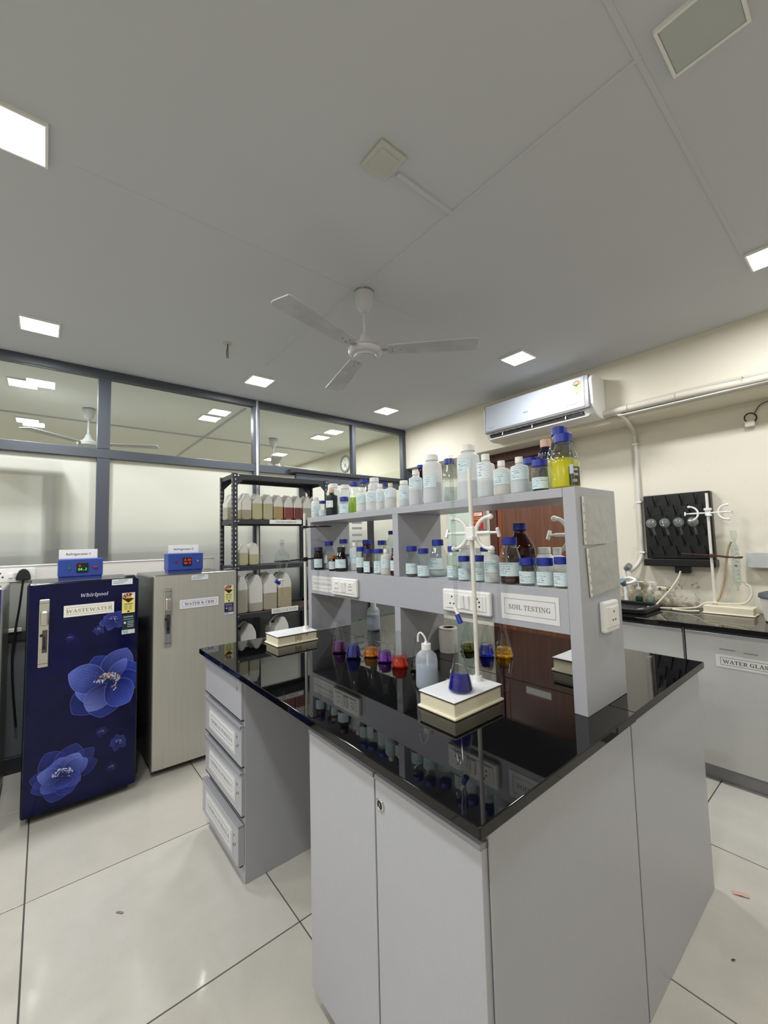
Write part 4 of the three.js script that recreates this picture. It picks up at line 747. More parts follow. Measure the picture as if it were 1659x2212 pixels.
// ---------------------------------------------------------------- shelf unit standing on the island
const SZ0 = -1.249, SZ1 = -1.535, SX0 = -2.26, SX1 = -0.595, YU = 1.564, YL = 1.248;
{
  const t = thing('reagent_shelf', 'grey two-tier reagent shelf standing on the island', 'shelf');
  S('end_panel', M.laminate, t, -0.636, SX1, T, YU, SZ1, SZ0, 0.0015);
  S('end_panel', M.laminate, t, SX0, -2.223, T, YU - 0.03, SZ1, SZ0, 0.0015);
  S('divider', M.laminate, t, -1.457, -1.418, YL, YU - 0.03, SZ1, SZ0, 0.0015);
  S('divider', M.laminate, t, -1.457, -1.418, T, 1.11, SZ1, SZ0, 0.0015);
  S('top_board', M.laminate, t, SX0, -0.6365, YU - 0.03, YU, SZ1, SZ0 + 0.0005, 0.0015);
  S('lower_box', M.laminate, t, -2.223, -0.636, 1.11, YL, SZ1, SZ0, 0.0015);
  // clear document pocket taped on the end panel
  const wr = noiseTex(128, (x, y) => { const v = 255 * Math.pow(Math.abs(Math.sin(5 * fbm(x / 32, y / 64, 4))), 2); return [v, v, v]; });
  const pk = P('plastic_pocket', rb(0.003, 0.152, 0.215, 0.001), phy({ color: '#aeafac', roughness: 0.25, bumpMap: wr, bumpScale: 0.0012 }), t, [SX1 + 0.002, 1.459, -1.389], undefined, 'creased clear plastic pocket');
  P('binding_strip', rb(0.003, 0.15, 0.012, 0.001), M.offWhite, pk, [0.0015, 0, 0.101]);
  const pl = P('plastic_pocket', rb(0.003, 0.152, 0.228, 0.001), phy({ color: '#a8a9a6', roughness: 0.25, bumpMap: wr, bumpScale: 0.0012 }), t, [SX1 + 0.0022, 1.305, -1.41], [0.07, 0, 0], 'creased clear plastic pocket');
  P('binding_strip', rb(0.003, 0.15, 0.012, 0.001), M.offWhite, pl, [0.0015, 0, 0.107]);
  for (let i = 0; i < 5; i++) { P('binder_hole', rb(0.0012, 0.008, 0.004, 0.001), M.edge, pk, [0.0031, 0.05 - i * 0.027, 0.101]); P('binder_hole', rb(0.0012, 0.008, 0.004, 0.001), M.edge, pl, [0.0031, 0.05 - i * 0.027, 0.107]); }
  // paper signs on the lower box
  P('paper_sign', rb(0.212, 0.088, 0.001, 0.0004), std('#ffffff', 0.35, { map: sign('SOIL TESTING', 'bold 52px serif', 512, 206, '#7b7b74', true, '#dededb') }), t, [-0.772, 1.176, SZ0 + 0.001], undefined, 'laminated sign reading SOIL TESTING');
  P('paper_sign', rb(0.222, 0.085, 0.001, 0.0004), std('#ffffff', 0.35, { map: sign('WASTEWATER TESTING', 'bold 38px serif', 512, 196, '#7c7d78', true, '#dcdcd8') }), t, [-2.094, 1.172, SZ0 + 0.001], undefined, 'laminated sign reading WASTEWATER TESTING');
}
function socket(label, x, y, z, w, h, modules, turn = 0) {
  const t = thing('switch_socket', label, 'socket', [x, y, z], turn);
  P('plate', rb(w, h, 0.02, 0.008, 3), M.whitePlastic, t, [0, 0, 0.0101]);
  P('inner_frame', rb(w * 0.86, h * 0.66, 0.004, 0.002), M.whitePlastic, t, [0, 0, 0.0205]);
  for (const [kind, mx] of modules) {
    if (kind === 'switch') { for (const s of [-1, 1]) P('switch', rb(0.02, h * 0.56, 0.008, 0.002), M.whitePlastic, t, [mx + s * 0.0115, 0, 0.0245], [0.1, 0, 0]); continue; }
    const f = P('socket_face', rb(0.044, h * 0.6, 0.003, 0.001), M.whitePlastic, t, [mx, 0, 0.0228]);
    const holes = kind === 'three' ? [[0, 0.016], [-0.009, -0.01], [0.009, -0.01]] : [[0, 0.018], [-0.008, 0.006], [0.008, 0.006], [-0.008, -0.01], [0.008, -0.01]];
    for (const [hx, hy] of holes) P('pin_hole', moved(cyl(0.0034, 0.0012, 12), 0, 0, 0, Math.PI / 2), M.black, f, [hx, hy, 0.0015]);
  }
}
socket('white switched socket plate beside the wastewater testing sign', -1.848, 1.172, SZ0, 0.238, 0.094, [['three', -0.06], ['switch', 0.005], ['five', 0.07]]);
socket('white switched socket plate beside the soil testing sign', -1.027, 1.174, SZ0, 0.228, 0.088, [['three', -0.06], ['switch', 0.002], ['five', 0.062]]);
socket('white single socket on the end panel of the reagent shelf', SX1, 1.153, -1.411, 0.104, 0.098, [['three', 0]], Math.PI / 2);

// ---------------------------------------------------------------- stands on the island
function islandStand(label, x, z, h) {
  const t = thing('retort_stand', label, 'stand', [x, T, z]);
  standBase(t, 0.146, 0.046, 0.23, true);
  P('rod', cyl(0.0075, h, 12), M.offWhite, t, [0, 0.053 + h / 2, -0.088]);
  P('rod_nut', cyl(0.015, 0.016, 10), M.whitePlastic, t, [0, 0.061, -0.088]);
  return t;
}
{ // front stand with burette clamp
  const t = islandStand('retort stand holding the burette above the blue flask', -0.917, -1.061, 0.73);
  const c = doubleClamp(t, 0.553, M.whitePlastic, 0.92, 0.078); c.position.z = -0.083; c.position.x = 0.003; c.rotation.y = 0.12;
  const b = thing('burette', 'tall glass burette with a blue stopcock above the blue flask', 'burette', [-0.962, 1.075, -1.106]);
  P('tube', lathe([[0.0065, 0.12], [0.0075, 0.14], [0.0075, 0.63], [0.0085, 0.635]], 14), M.glass, b);
  P('tip', lathe([[0.0012, 0], [0.003, 0.04], [0.004, 0.1], [0.0065, 0.12]], 10), M.glass, b);
  P('stopcock', join([moved(cyl(0.0065, 0.03, 12), 0.004, 0.092, 0.006, 0, 0, 0.5)]), M.whitePlastic, b);
  P('stopcock_handle', moved(cyl(0.0095, 0.03, 12, 0.008), 0.018, 0.066, 0.01, 0, 0, 0.5), M.blueCap, b, undefined, undefined, 'blue stopcock handle');
  const rings = []; for (let i = 0; i < 12; i++) rings.push(moved(new THREE.TorusGeometry(0.0076, 0.0002, 4, 14), 0, 0.17 + i * 0.037, 0, Math.PI / 2));
  P('graduation', join(rings), M.aluDark, b).userData.kind = 'stuff';
}
{ // left stand with ring clamps
  const t = islandStand('retort stand carrying the separating funnel at the left of the island', -2.106, -1.058, 0.65);
  const strip = canvas(128, 64, (g) => { g.fillStyle = '#e2dabf'; g.fillRect(0, 0, 128, 64); });
  for (const [dz, hh, w] of [[0.012, 0.036, 0.004], [0.0, 0.026, 0.006], [-0.01, 0.04, 0.003], [-0.018, 0.03, 0.004], [-0.055, 0.01, 0.008]]) P('stain', rb(0.0008, hh, w, 0.0003), std('#9a703f', 0.7), t, [0.0732, 0.045 - hh / 2, dz], undefined, 'brown drip stain');
  P('ring_clamp', join([moved(new THREE.TorusGeometry(0.04, 0.004, 8, 28), 0, 0.438, 0.052, Math.PI / 2), rod([0, 0.438, 0.012], [0, 0.444, -0.17], 0.0045), moved(rb(0.022, 0.024, 0.026, 0.004), 0, 0.441, -0.09)]), M.black, t);
  P('ring_clamp', join([moved(new THREE.TorusGeometry(0.028, 0.0035, 8, 24).scale(1, 1.7, 1), 0, 0.628, -0.215, Math.PI / 2), rod([0, 0.626, -0.168], [0, 0.624, -0.09], 0.0045), moved(rb(0.026, 0.014, 0.036, 0.004), 0, 0.624, -0.088)]), M.black, t);
  const f = thing('separating_funnel', 'clear glass separating funnel with a blue tap on the left stand', 'funnel', [-2.106, 1.128, -1.006]);
  P('bulb', lathe(smooth([[0.003, 0], [0.0035, 0.05], [0.004, 0.08], [0.014, 0.115], [0.033, 0.18], [0.04, 0.205], [0.036, 0.228], [0.018, 0.248], [0.011, 0.256], [0.011, 0.268], [0.013, 0.29]], 3), 26), M.glass, f);
  P('stopper', lathe([[0, 0.272], [0.009, 0.272], [0.011, 0.288], [0.006, 0.293], [0.012, 0.299], [0.012, 0.303], [0, 0.305]], 16), M.glass, f);
  P('tap_barrel', moved(cyl(0.006, 0.034, 12), 0, 0.086, 0.004, Math.PI / 2), M.whitePlastic, f);
  P('tap_handle', moved(cyl(0.0095, 0.03, 12), 0, 0.076, 0.028, 1.0), M.blueCap, f, undefined, undefined, 'blue tap handle');
}
{ // far stand, mostly behind the shelf end
  const t = islandStand('retort stand on the far slab, half hidden behind the shelf end', -0.81, -1.70, 0.62);
  const c = doubleClamp(t, 0.54, M.offWhite, 1.3, 0.075, [-1]); c.position.z = -0.083; c.position.x = -0.062; c.rotation.y = -0.3; P('extension_bar', moved(cyl(0.007, 0.07, 10), -0.03, 0.54, -0.083, 0, 0, Math.PI / 2), M.offWhite, t);
}
// ---------------------------------------------------------------- conical flasks, wash bottles, roll
function erlenmeyer(label, x, z, y, R, H, color, level, depth = 0.12) {
  const t = thing('conical_flask', label, 'flask', [x, y + 0.0006, z], 0, 'conical flasks on the island');
  const rn = R * 0.34, prof = [[0.001, 0.001], [R * 0.86, 0.001], [R * 0.97, 0.005], [R, R * 0.22], [R * 0.94, R * 0.45], [rn * 1.25, H * 0.72], [rn, H * 0.8], [rn, H * 0.97], [rn * 1.22, H]];
  P('glass_body', lathe(smooth(prof, 4), 32), M.flask, t);
  P('rim', moved(new THREE.TorusGeometry(rn * 1.18, R * 0.035, 8, 28), 0, H, 0, Math.PI / 2), M.glass, t);
  const L = H * level, k = 0.94; const rAt = (yy) => { if (yy < R * 0.45) return R * 0.95; const f = (yy - R * 0.45) / (H * 0.72 - R * 0.45); return R * 0.94 + (rn * 1.25 - R * 0.94) * f; };
  P('liquid', lathe([[0, 0.003], [R * 0.84 * k, 0.003], [R * 0.95 * k, 0.007], [R * 0.99 * k, R * 0.22], [R * 0.93 * k, R * 0.45], [rAt(L) * k, L], [0, L]], 32), liquid(color, true, depth), t);
  P('graduation', moved(new THREE.CylinderGeometry(R * 0.7, R * 0.78, H * 0.07, 6, 1, true, -0.9, 0.3), 0, H * 0.42, 0), phy({ color: '#e8ebee', transmission: 0.4, roughness: 0.6 }), t);
}
erlenmeyer('conical flask with deep blue liquid on the white stand plate', -0.893, -1.032, T + 0.053, 0.0405, 0.148, '#080ba4', 0.34, 0.035);
erlenmeyer('conical flask with dark purple liquid, leftmost of the front row', -1.735, -1.125, T, 0.0365, 0.150, '#6a1078', 0.32, 0.06);
erlenmeyer('conical flask with dark blue liquid, second of the front row', -1.605, -1.118, T, 0.0365, 0.152, '#080ba0', 0.36, 0.04);
erlenmeyer('conical flask with amber yellow liquid in the front row', -1.565, -1.19, T, 0.0365, 0.140, '#ffb010', 0.27);
erlenmeyer('conical flask with bright violet liquid in the front row', -1.458, -1.185, T, 0.035, 0.143, '#b030e0', 0.30);
erlenmeyer('conical flask with orange-red liquid in the front row', -1.353, -1.18, T, 0.0375, 0.144, '#ff4a14', 0.28);
erlenmeyer('conical flask with dark teal liquid behind the wash bottle', -1.268, -1.205, T, 0.033, 0.126, '#06262a', 0.30);
erlenmeyer('conical flask with olive liquid behind the shelf unit', -1.322, -1.59, T, 0.038, 0.128, '#8a8a14', 0.25);
erlenmeyer('conical flask with clear bright blue liquid behind the shelf unit', -1.2, -1.575, T, 0.036, 0.138, '#1050e8', 0.33);
erlenmeyer('conical flask with golden yellow liquid behind the shelf unit', -1.13, -1.61, T, 0.04, 0.150, '#ffd010', 0.27);
function washBottle(label, x, z, R, H, jet, level) {
  const t = thing('wash_bottle', label, 'wash bottle', [x, T + 0.0005, z]);
  P('body', lathe(smooth([[0, 0.001], [R * 0.9, 0.001], [R, 0.008], [R, H * 0.35], [R, H * 0.66], [R * 0.88, H * 0.82], [R * 0.45, H * 0.93], [R * 0.38, H * 0.96], [R * 0.38, H]], 3), 30), M.ldpe, t);
  P('contents', lathe([[0, 0.003], [R * 0.94, 0.004], [R * 0.96, 0.01], [R * 0.96, H * level], [0, H * level]], 28), phy({ color: '#9fb4c0', transmission: 0.35, roughness: 0.5 }), t);
  P('cap', join([moved(cyl(R * 0.44, H * 0.14, 20), 0, H * 1.02), moved(cyl(R * 0.2, H * 0.06, 14, R * 0.12), 0, H * 1.12)]), M.whiteCap, t);
  if (jet) P('jet_tube', tube([[0.004, H * 0.1, 0.004], [0.006, H * 0.7, 0], [0, H * 1.14, 0], [-0.006, H * 1.28, 0.004], [-0.018, H * 1.36, 0.01], [-0.026, H * 1.28, 0.014], [-0.027, H * 1.12, 0.014]], 0.0036, 40, 8), M.whiteCap, t);
}
washBottle('translucent white wash bottle with bent jet tube beside the stand base', -1.095, -1.085, 0.0395, 0.143, true, 0.55);
washBottle('translucent bottle half full of water behind the shelf unit', -2.0, -1.545, 0.038, 0.15, false, 0.62);
{
  const t = thing('tissue_roll', 'white tissue paper roll standing behind the shelf unit', 'tissue roll', [-1.366, T, -1.505]);
  P('roll', lathe([[0.026, 0.0005], [0.043, 0.0005], [0.0435, 0.11], [0.043, 0.113], [0.026, 0.113], [0.026, 0.0005]], 32), std('#d9d6ce', 0.9), t);
  P('core', lathe([[0.0255, 0.001], [0.0255, 0.1125], [0.024, 0.1125], [0.024, 0.001]], 28), std('#6b5648', 0.9), t);
  P('loose_sheet', (() => { const g = new THREE.PlaneGeometry(0.05, 0.09, 4, 4), a = g.attributes.position; for (let i = 0; i < a.count; i++) a.setZ(i, 0.006 * Math.sin(a.getX(i) * 120) + 0.01 * (a.getY(i) + 0.045)); g.computeVertexNormals(); return g; })(), phy({ color: '#dedbd3', transmission: 0.3, roughness: 0.95 }), t, [-0.06, 0.047, 0.01], [0, 0.2, 0.25]);
}

const BOTTLES = [  // id, x, shelf height, z, radius, height, cap radius, kind
  ['U1', -2.220, 1.564, -1.281, 0.0228, 0.127, 0.0128, 'nar'], ['U2', -2.130, 1.564, -1.279, 0.0208, 0.095, 0.0180, 'glass'], ['U3', -2.058, 1.564, -1.300, 0.0341, 0.161, 0.0164, 'nar'],
  ['U4', -2.194, 1.564, -1.400, 0.0409, 0.212, 0.0277, 'wide'], ['U5', -2.199, 1.564, -1.491, 0.0344, 0.212, 0.0284, 'wide'], ['U6b', -2.110, 1.564, -1.370, 0.0183, 0.069, 0.0155, 'nar'],
  ['U6', -1.905, 1.564, -1.284, 0.0258, 0.096, 0.0245, 'glass'], ['U7', -1.926, 1.564, -1.370, 0.0346, 0.188, 0.0227, 'glass'], ['U8', -1.998, 1.564, -1.491, 0.0338, 0.222, 0.0239, 'glass'],
  ['U9', -1.744, 1.564, -1.285, 0.0269, 0.127, 0.0122, 'nar'], ['U10', -1.659, 1.564, -1.284, 0.0261, 0.129, 0.0130, 'nar'], ['U11', -1.888, 1.564, -1.487, 0.0380, 0.216, 0.0272, 'wide'],
  ['U12', -1.577, 1.564, -1.279, 0.0206, 0.128, 0.0126, 'nar'], ['U13', -1.805, 1.564, -1.498, 0.0265, 0.176, 0.0186, 'glass'], ['U14', -1.507, 1.564, -1.286, 0.0280, 0.124, 0.0112, 'nar'],
  ['U15', -1.407, 1.564, -1.283, 0.0247, 0.123, 0.0193, 'wide'], ['U16', -1.333, 1.564, -1.288, 0.0304, 0.162, 0.0147, 'nar'], ['U17', -1.510, 1.564, -1.496, 0.0288, 0.233, 0.0168, 'glass'],
  ['U18', -1.240, 1.564, -1.300, 0.0415, 0.215, 0.0273, 'wide'], ['U19', -1.307, 1.564, -1.489, 0.0355, 0.230, 0.0244, 'glass'], ['U20', -1.097, 1.564, -1.370, 0.0469, 0.239, 0.0293, 'wide'],
  ['U21', -0.952, 1.564, -1.292, 0.0336, 0.166, 0.0159, 'nar'], ['U22', -0.881, 1.564, -1.289, 0.0306, 0.129, 0.0136, 'nar'], ['U23', -0.807, 1.564, -1.289, 0.0311, 0.130, 0.0139, 'nar'],
  ['U24', -0.883, 1.564, -1.494, 0.0315, 0.162, 0.0287, 'glass'], ['U25', -0.728, 1.564, -1.286, 0.0282, 0.107, 0.0258, 'glass'], ['U26', -0.819, 1.564, -1.498, 0.0302, 0.224, 0.0198, 'nar'],
  ['U27', -0.744, 1.564, -1.462, 0.0490, 0.248, 0.0283, 'glass'], ['U28', -0.651, 1.564, -1.303, 0.0455, 0.180, 0.0288, 'glass'], ['L1', -2.189, 1.248, -1.283, 0.0280, 0.135, 0.0252, 'glass'],
  ['L2', -2.183, 1.248, -1.354, 0.0414, 0.169, 0.0257, 'glass'], ['L3', -2.030, 1.248, -1.281, 0.0226, 0.087, 0.0199, 'glass'], ['L4', -1.958, 1.248, -1.295, 0.0366, 0.134, 0.0235, 'glass'],
  ['L5', -2.121, 1.248, -1.420, 0.0355, 0.179, 0.0256, 'glass'], ['L6', -1.933, 1.248, -1.370, 0.0317, 0.159, 0.0145, 'nar'], ['L6b', -2.011, 1.248, -1.370, 0.0176, 0.092, 0.0135, 'glass'],
  ['L7', -1.756, 1.248, -1.282, 0.0243, 0.134, 0.0231, 'glass'], ['L8', -1.980, 1.248, -1.492, 0.0333, 0.172, 0.0263, 'glass'], ['L9', -1.692, 1.248, -1.285, 0.0273, 0.124, 0.0237, 'glass'],
  ['L10', -1.610, 1.248, -1.283, 0.0253, 0.124, 0.0230, 'glass'], ['L11', -1.837, 1.248, -1.493, 0.0318, 0.166, 0.0252, 'glass'], ['L12', -1.551, 1.248, -1.285, 0.0270, 0.124, 0.0124, 'nar'],
  ['L13', -1.727, 1.248, -1.474, 0.0509, 0.217, 0.0191, 'glass'], ['L14', -1.482, 1.248, -1.282, 0.0241, 0.128, 0.0153, 'glass'], ['L15', -1.371, 1.248, -1.286, 0.0283, 0.136, 0.0241, 'glass'],
  ['L16', -1.296, 1.248, -1.285, 0.0274, 0.126, 0.0234, 'glass'], ['L17', -1.288, 1.248, -1.370, 0.0418, 0.163, 0.0261, 'glass'], ['L18', -1.123, 1.248, -1.285, 0.0273, 0.135, 0.0235, 'glass'],
  ['L21', -1.233, 1.248, -1.497, 0.0277, 0.136, 0.0213, 'wide'], ['L19', -1.067, 1.248, -1.282, 0.0238, 0.096, 0.0229, 'glass'], ['L22', -1.169, 1.248, -1.505, 0.0225, 0.121, 0.0135, 'nar'],
  ['L20', -0.999, 1.248, -1.283, 0.0248, 0.099, 0.0239, 'glass'], ['L22b', -1.122, 1.248, -1.490, 0.0240, 0.125, 0.0203, 'glass'], ['L23', -0.939, 1.248, -1.286, 0.0284, 0.128, 0.0121, 'nar'],
  ['L24', -0.866, 1.248, -1.296, 0.0384, 0.165, 0.0267, 'glass'], ['L25', -0.932, 1.248, -1.469, 0.0557, 0.219, 0.0260, 'glass'], ['L26', -0.793, 1.248, -1.285, 0.0271, 0.092, 0.0263, 'glass'],
  ['L27', -0.728, 1.248, -1.286, 0.0277, 0.093, 0.0262, 'glass'], ['L28', -0.669, 1.248, -1.283, 0.0253, 0.097, 0.0230, 'glass'], ['L29', -0.848, 1.248, -1.498, 0.0301, 0.122, 0.0242, 'wide'],
  ['L30', -0.787, 1.248, -1.481, 0.0307, 0.122, 0.0156, 'nar']];

// ================================================================ reagent bottles
function label(t, R, y0, y1, yaw, arc, k) {
  P('label', moved(new THREE.CylinderGeometry(R + 0.0009, R + 0.0009, y1 - y0, 14, 1, true, yaw - arc / 2, arc), 0, (y0 + y1) / 2, 0), scribbles[k % 7], t);
}
function ribbedCap(r, h) {
  return memo(`cap${r.toFixed(4)},${h.toFixed(4)}`, () => { const g = lathe([[0, 0], [r, 0], [r * 1.01, h * 0.12], [r * 0.985, h * 0.16], [r * 0.985, h * 0.9], [r * 0.92, h], [0, h]], 36), a = g.attributes.position;
    for (let i = 0; i < a.count; i++) { const q = Math.hypot(a.getX(i), a.getZ(i)); if (q > r * 0.95 && a.getY(i) > h * 0.14 && a.getY(i) < h * 0.95 && Math.round(Math.atan2(a.getX(i), a.getZ(i)) / Math.PI * 18) % 2) { a.setX(i, a.getX(i) * 0.965); a.setZ(i, a.getZ(i) * 0.965); } } g.computeVertexNormals(); return g; });
}
const caps = { b: 'blueCap', n: 'navyCap', w: 'whiteCap', p: 'pinkCap', k: 'blackCap', o: 'orangeCap', e: 'beigeCap' };
function bottle([id, x, y, z, R, H, rc, kind], [text, cap, body, col, level, lab]) {
  const glassy = kind === 'glass';
  const t = thing(glassy ? 'reagent_bottle' : 'plastic_bottle', text, 'bottle', [x, y + 0.0006, z], 0, y > 1.4 ? 'bottles on the top tier of the reagent shelf' : 'bottles on the lower tier of the reagent shelf');
  const hc = Math.min(H * 0.3, glassy ? (rc > R * 0.8 ? rc * 0.95 : rc * 1.05) : kind === 'wide' ? rc * 0.95 : rc * 1.6), yn = H - hc;
  const mat = { c: M.glass, a: M.amber, d: M.darkAmber, p: M.hdpe, k: M.blackCap, n: M.navyGlass, y: M.glass }[body];
  const rn = Math.min(rc * 0.86, R * 0.93);
  let hb, prof;
  if (glassy) { const squat = rc > R * 0.8; hb = squat ? yn - Math.max(0.012, yn * 0.16) : yn * 0.58; prof = [[0.0005, 0.0006], [R * 0.9, 0.0006], [R, 0.006], [R, hb * 0.5], [R, hb], [R * 0.86 + rn * 0.1, hb + (yn - hb) * 0.3], [rn * 1.12, yn - (yn - hb) * 0.18], [rn, yn - 0.002], [rn, yn + hc * 0.3]]; }
  else { hb = yn * (kind === 'wide' ? 0.86 : 0.82); prof = [[0.0005, 0.0006], [R * 0.93, 0.0006], [R, 0.006], [R, hb * 0.5], [R, hb * 0.96], [R * 0.93, hb + (yn - hb) * 0.4], [rn * 1.25 > R * 0.9 ? R * 0.9 : rn * 1.25, yn - (yn - hb) * 0.3], [rn, yn - 0.001], [rn, yn + hc * 0.3]]; }
  P('body', lathe(smooth(prof, 3), 24), mat, t);
  P('cap', ribbedCap(rc, hc), M[caps[cap]], t, [0, yn, 0]);
  if (glassy) P('neck_ring', moved(new THREE.TorusGeometry(rn * 1.04, R * 0.03, 6, 24), 0, yn - 0.002, 0, Math.PI / 2), body === 'c' || body === 'y' ? M.glass : mat, t);
  if (col) { const L = Math.min(H * level, hb * 1.02), q = R * 0.93; P('contents', lathe([[0, 0.002], [q * 0.93, 0.002], [q, 0.007], [q, L], [0, L]], 22), glassy ? liquid(col) : memo('pl' + col, () => phy({ color: col, transmission: 0.5, roughness: 0.5 })), t); }
  if (lab) { const toEye = Math.atan2(-x, -z); const [f0, f1, dy, arc, k] = lab; label(t, R, H * f0, H * f1, toEye + dy, arc, k); }
  return t;
}
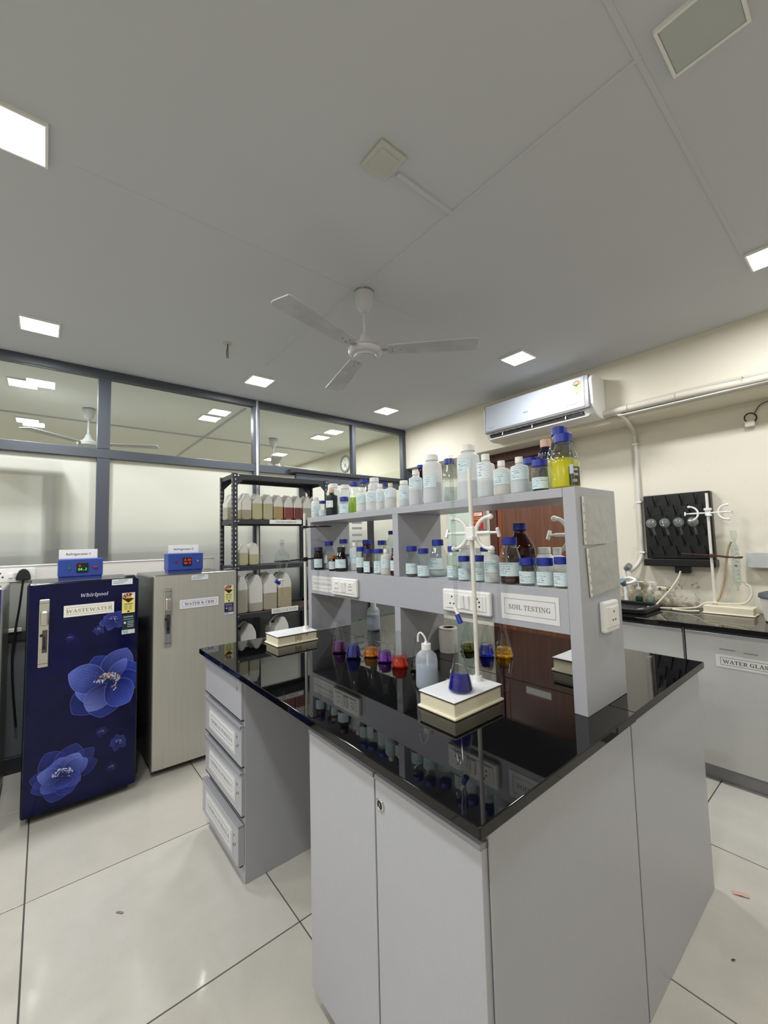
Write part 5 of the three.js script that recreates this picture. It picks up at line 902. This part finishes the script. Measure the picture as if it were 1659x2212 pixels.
const STYLE = {
U1: ['small white narrow-mouth bottle, leftmost on the top tier', 'w', 'p', '#dfe0dc', 0.25, [0.2, 0.55, -0.2, 2.0, 0]],
U2: ['tiny clear bottle with blue cap, second from left on the top tier', 'b', 'c', '#cfe0e0', 0.2, [0.05, 0.4, -0.1, 2.0, 1]],
U3: ['black bottle with pinkish cap on the top tier', 'p', 'k', null, 0, [0.3, 0.55, -0.5, 1.4, 6]],
U4: ['white wide-mouth bottle standing behind the black bottle', 'w', 'p', '#e4e4de', 0.4, null],
U5: ['white wide-mouth bottle at the back, left of the green liquid', 'w', 'p', '#e4e4de', 0.4, [0.3, 0.6, 0, 1.6, 2]],
U6b: ['short pale bottle squeezed between the black bottle and a blue cap', 'w', 'p', '#d5e2e0', 0.5, [0.1, 0.6, 0, 1.8, 3]],
U6: ['short clear bottle with blue cap before the green liquid bottle', 'b', 'c', '#d8e4e2', 0.3, [0.05, 0.58, -0.2, 2.3, 2]],
U7: ['clear reagent bottle of green liquid with blue cap', 'b', 'c', '#bcd83a', 0.6, null],
U8: ['clear reagent bottle with blue cap at the back, right of the green one', 'b', 'c', '#dfe8e6', 0.4, null],
U9: ['white narrow-mouth bottle right of the green liquid bottle', 'w', 'p', '#e6e6e2', 0.4, [0.35, 0.68, -0.2, 2.2, 4]],
U10: ['white narrow-mouth bottle in front of the wide white cap', 'w', 'p', '#e2e4e0', 0.4, [0.35, 0.7, -0.1, 2.0, 5]],
U11: ['large white wide-mouth bottle at the back of the left top tier', 'w', 'p', '#e2e8e8', 0.5, null],
U12: ['slim pale narrow-mouth bottle, third of the white trio', 'w', 'p', '#cfd8d2', 0.5, [0.32, 0.68, -0.2, 2.0, 0]],
U13: ['clear bottle whose blue cap peeks out behind the white trio', 'b', 'c', '#dfe8e6', 0.4, null],
U14: ['translucent bottle with beige cap above the shelf divider', 'e', 'p', '#cfcbbd', 0.45, [0.42, 0.72, -0.5, 1.5, 1]],
U15: ['squat wide-mouth bottle just right of the shelf divider', 'w', 'p', '#aab0ba', 0.28, [0.3, 0.68, -0.1, 2.2, 2]],
U16: ['narrow-mouth bottle with grey powder below its label', 'w', 'p', '#a9aab8', 0.45, [0.48, 0.76, -0.2, 2.2, 3]],
U17: ['amber bottle whose blue cap peeks out behind the large plastic bottle', 'b', 'a', null, 0, null],
U18: ['large wide-mouth plastic bottle left of the burette top', 'w', 'p', '#c4c4d0', 0.42, [0.32, 0.56, -0.35, 1.5, 4]],
U19: ['clear reagent bottle with blue cap right behind the burette top', 'b', 'c', '#dde3df', 0.4, null],
U20: ['tallest wide-mouth plastic bottle behind the stand rod', 'w', 'p', '#c3ccd4', 0.36, [0.5, 0.72, -0.45, 1.5, 5]],
U21: ['plastic bottle with white label right of the stand rod', 'w', 'p', '#cfd8da', 0.38, [0.42, 0.8, -0.4, 1.9, 6]],
U22: ['small plastic bottle with pale yellow liquid on the top tier', 'w', 'p', '#d6c98e', 0.34, [0.3, 0.62, -0.1, 2.0, 0]],
U23: ['small plastic bottle with faint blue liquid on the top tier', 'w', 'p', '#a9c8d2', 0.4, [0.36, 0.7, -0.05, 2.2, 1]],
U24: ['clear jar with blue cap hidden behind the violet jar', 'b', 'c', '#cfd8da', 0.4, null],
U25: ['short jar of violet liquid with ribbed blue cap', 'b', 'c', '#1d1548', 0.42, [0.06, 0.42, -0.1, 2.2, 3]],
U26: ['dark navy bottle with pinkish cap beside the yellow bottles', 'p', 'n', null, 0, null],
U27: ['tall reagent bottle of bright yellow liquid at the back', 'b', 'c', '#f0e408', 0.58, null],
U28: ['reagent bottle of bright yellow liquid at the right end of the top tier', 'b', 'c', '#f0e408', 0.5, null],
L1: ['dark amber bottle with navy cap, leftmost on the lower tier', 'n', 'd', null, 0, [0.1, 0.48, -0.2, 2.0, 0]],
L2: ['clear tall bottle with a small side label, second on the lower tier', 'b', 'c', '#cfd2d0', 0.25, [0.22, 0.5, -0.75, 0.9, 6]],
L3: ['small amber bottle with orange-brown cap on the lower tier', 'o', 'd', null, 0, [0.12, 0.62, -0.1, 2.0, 1]],
L4: ['dark amber bottle with black cap on the lower tier', 'k', 'd', null, 0, [0.14, 0.5, -0.3, 1.9, 2]],
L5: ['clear bottle with blue cap behind the black-capped amber bottle', 'b', 'c', '#dfe4e2', 0.3, null],
L6: ['translucent narrow-mouth bottle in the left lower compartment', 'w', 'p', '#b9bcbb', 0.3, [0.25, 0.55, -0.4, 1.6, 3]],
L6b: ['tiny clear bottle with blue cap behind the black-capped one', 'b', 'c', '#cfd5d3', 0.3, null],
L7: ['bottle with dark green liquid below its label and blue cap', 'b', 'c', '#16201e', 0.3, [0.22, 0.6, -0.3, 1.9, 4]],
L8: ['red-brown amber bottle with blue cap at the back of the left compartment', 'b', 'a', null, 0, null],
L9: ['clear bottle with blue cap and black residue, before the red-brown one', 'b', 'c', '#1a1d20', 0.28, [0.06, 0.5, -0.6, 1.5, 5]],
L10: ['clear bottle with blue cap left of the pink liquid', 'b', 'c', '#cfd8d5', 0.3, [0.06, 0.52, -0.2, 1.7, 0]],
L11: ['clear bottle with blue cap at the back above the pink liquid', 'b', 'c', '#dfe8e6', 0.3, null],
L12: ['plastic bottle with pink liquid below its label', 'w', 'p', '#d8a58f', 0.3, [0.26, 0.6, -0.3, 1.8, 1]],
L13: ['tall clear bottle with long sloping neck beside the shelf divider', 'b', 'c', '#e2e8e6', 0.3, null],
L14: ['red amber bottle half hidden by the shelf divider', 'b', 'a', '#200805', 0.3, [0.18, 0.55, -0.2, 2.0, 2]],
L15: ['clear blue-capped bottle, leftmost in the right lower compartment', 'b', 'c', '#7d765c', 0.14, [0.1, 0.44, -0.25, 2.1, 3]],
L16: ['clear blue-capped bottle, second in the right lower compartment', 'b', 'c', '#aeb1aa', 0.2, [0.06, 0.42, -0.2, 2.3, 4]],
L17: ['larger clear bottle with tilted label, third in the right compartment', 'b', 'c', '#d5d8d4', 0.2, [0.2, 0.5, -0.45, 1.9, 5]],
L18: ['clear blue-capped bottle right behind the burette tube', 'b', 'c', '#cfd5d3', 0.2, [0.08, 0.42, -0.2, 2.3, 0]],
L21: ['pale wide-mouth bottle behind the clamp on the lower tier', 'w', 'p', '#dcdedb', 0.4, null],
L19: ['short jar with ribbed blue cap left of the stand rod', 'b', 'c', '#c3d5d6', 0.3, [0.05, 0.5, -0.1, 2.4, 1]],
L22: ['pale narrow-mouth bottle at the back, right of the stand rod', 'w', 'p', '#d2d0da', 0.4, null],
L20: ['short jar with ribbed blue cap right behind the stand rod', 'b', 'c', '#9fb0b0', 0.3, [0.05, 0.52, -0.1, 2.4, 2]],
L22b: ['clear bottle whose blue cap shows behind a pale bottle', 'b', 'c', '#d8dedc', 0.3, null],
L23: ['translucent narrow-mouth bottle with tilted label left of the brown liquid', 'w', 'p', '#cdd2d1', 0.3, [0.3, 0.66, -0.25, 1.9, 3]],
L24: ['clear conical-shouldered bottle with brown liquid and wide label', 'b', 'c', '#4a1c14', 0.16, [0.17, 0.46, -0.1, 2.6, 4]],
L25: ['large amber bottle with blue cap, tallest on the lower tier', 'b', 'a', '#240a06', 0.6, null],
L26: ['short jar with blue cap, third from the right end', 'b', 'c', '#c5cdc8', 0.3, [0.08, 0.52, -0.2, 2.4, 5]],
L27: ['short jar with blue cap, second from the right end', 'b', 'c', '#c9c79a', 0.3, [0.06, 0.52, -0.2, 2.4, 0]],
L28: ['short jar of yellow liquid at the right end of the lower tier', 'b', 'c', '#d0a410', 0.4, [0.06, 0.5, -0.2, 2.4, 1]],
L29: ['pale wide-mouth bottle at the back of the right lower compartment', 'w', 'p', '#dedfd8', 0.4, null],
L30: ['pale narrow-mouth bottle with yellow liquid at the back right', 'w', 'p', '#e0bf30', 0.36, null],
};
for (const row of BOTTLES) { const b = bottle(row, STYLE[row[0]]);
  if (row[0] === 'U28') { // printed scale numbers; the dark ground behind them is a painted reflection
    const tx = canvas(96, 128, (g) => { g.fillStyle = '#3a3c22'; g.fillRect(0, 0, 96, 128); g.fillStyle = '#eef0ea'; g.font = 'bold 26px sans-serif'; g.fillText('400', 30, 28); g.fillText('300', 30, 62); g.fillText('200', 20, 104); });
    P('scale_and_reflection', moved(new THREE.CylinderGeometry(row[4] + 0.0012, row[4] + 0.0012, 0.06, 10, 1, true, Math.atan2(-row[1], -row[3]) + 0.25, 0.9), 0, 0.036, 0), std('#ffffff', 0.5, { map: tx }), b);
  }
}
{
  const t = thing('glass_tube', 'thin upright glass tube with a small plaque at the right end of the top tier', 'glass tube', [-0.606, 1.5645, -1.262]);
  P('tube', lathe([[0, 0.001], [0.0055, 0.001], [0.006, 0.15], [0.0065, 0.152]], 14), M.glass, t); P('plaque', rb(0.012, 0.03, 0.001, 0.0005), std('#aeb9bd', 0.4), t, [0, 0.055, 0.0068]);
}
// ---------------------------------------------------------------- litter on the floor
{
  const s = (label, x, z, c, w, d, a) => { const t = thing('floor_scrap', label, 'scrap', [x, 0, z], a); const g = new THREE.PlaneGeometry(w, d, 4, 2); g.rotateX(-Math.PI / 2); const p = g.attributes.position; for (let i = 0; i < p.count; i++) p.setY(i, 0.002 + 0.004 * ((i * 7) % 5) / 5); g.computeVertexNormals(); P('flake', g, std(c, 0.9), t); };
  s('small pinkish torn scrap on the floor right of the island', -0.46, -2.13, '#c79f8e', 0.05, 0.02, 0.4);
  s('tiny dark crumb on the floor right of the island', -0.42, -1.79, '#4f4639', 0.012, 0.006, 1.0);
  s('short brown straw on the floor before the drawer unit', -1.99, -0.26, '#8a8168', 0.03, 0.008, 0.7);
}

scene.traverse((o) => { if (o.isMesh) { o.castShadow = true; o.receiveShadow = true; } });
renderer.render(scene, camera);
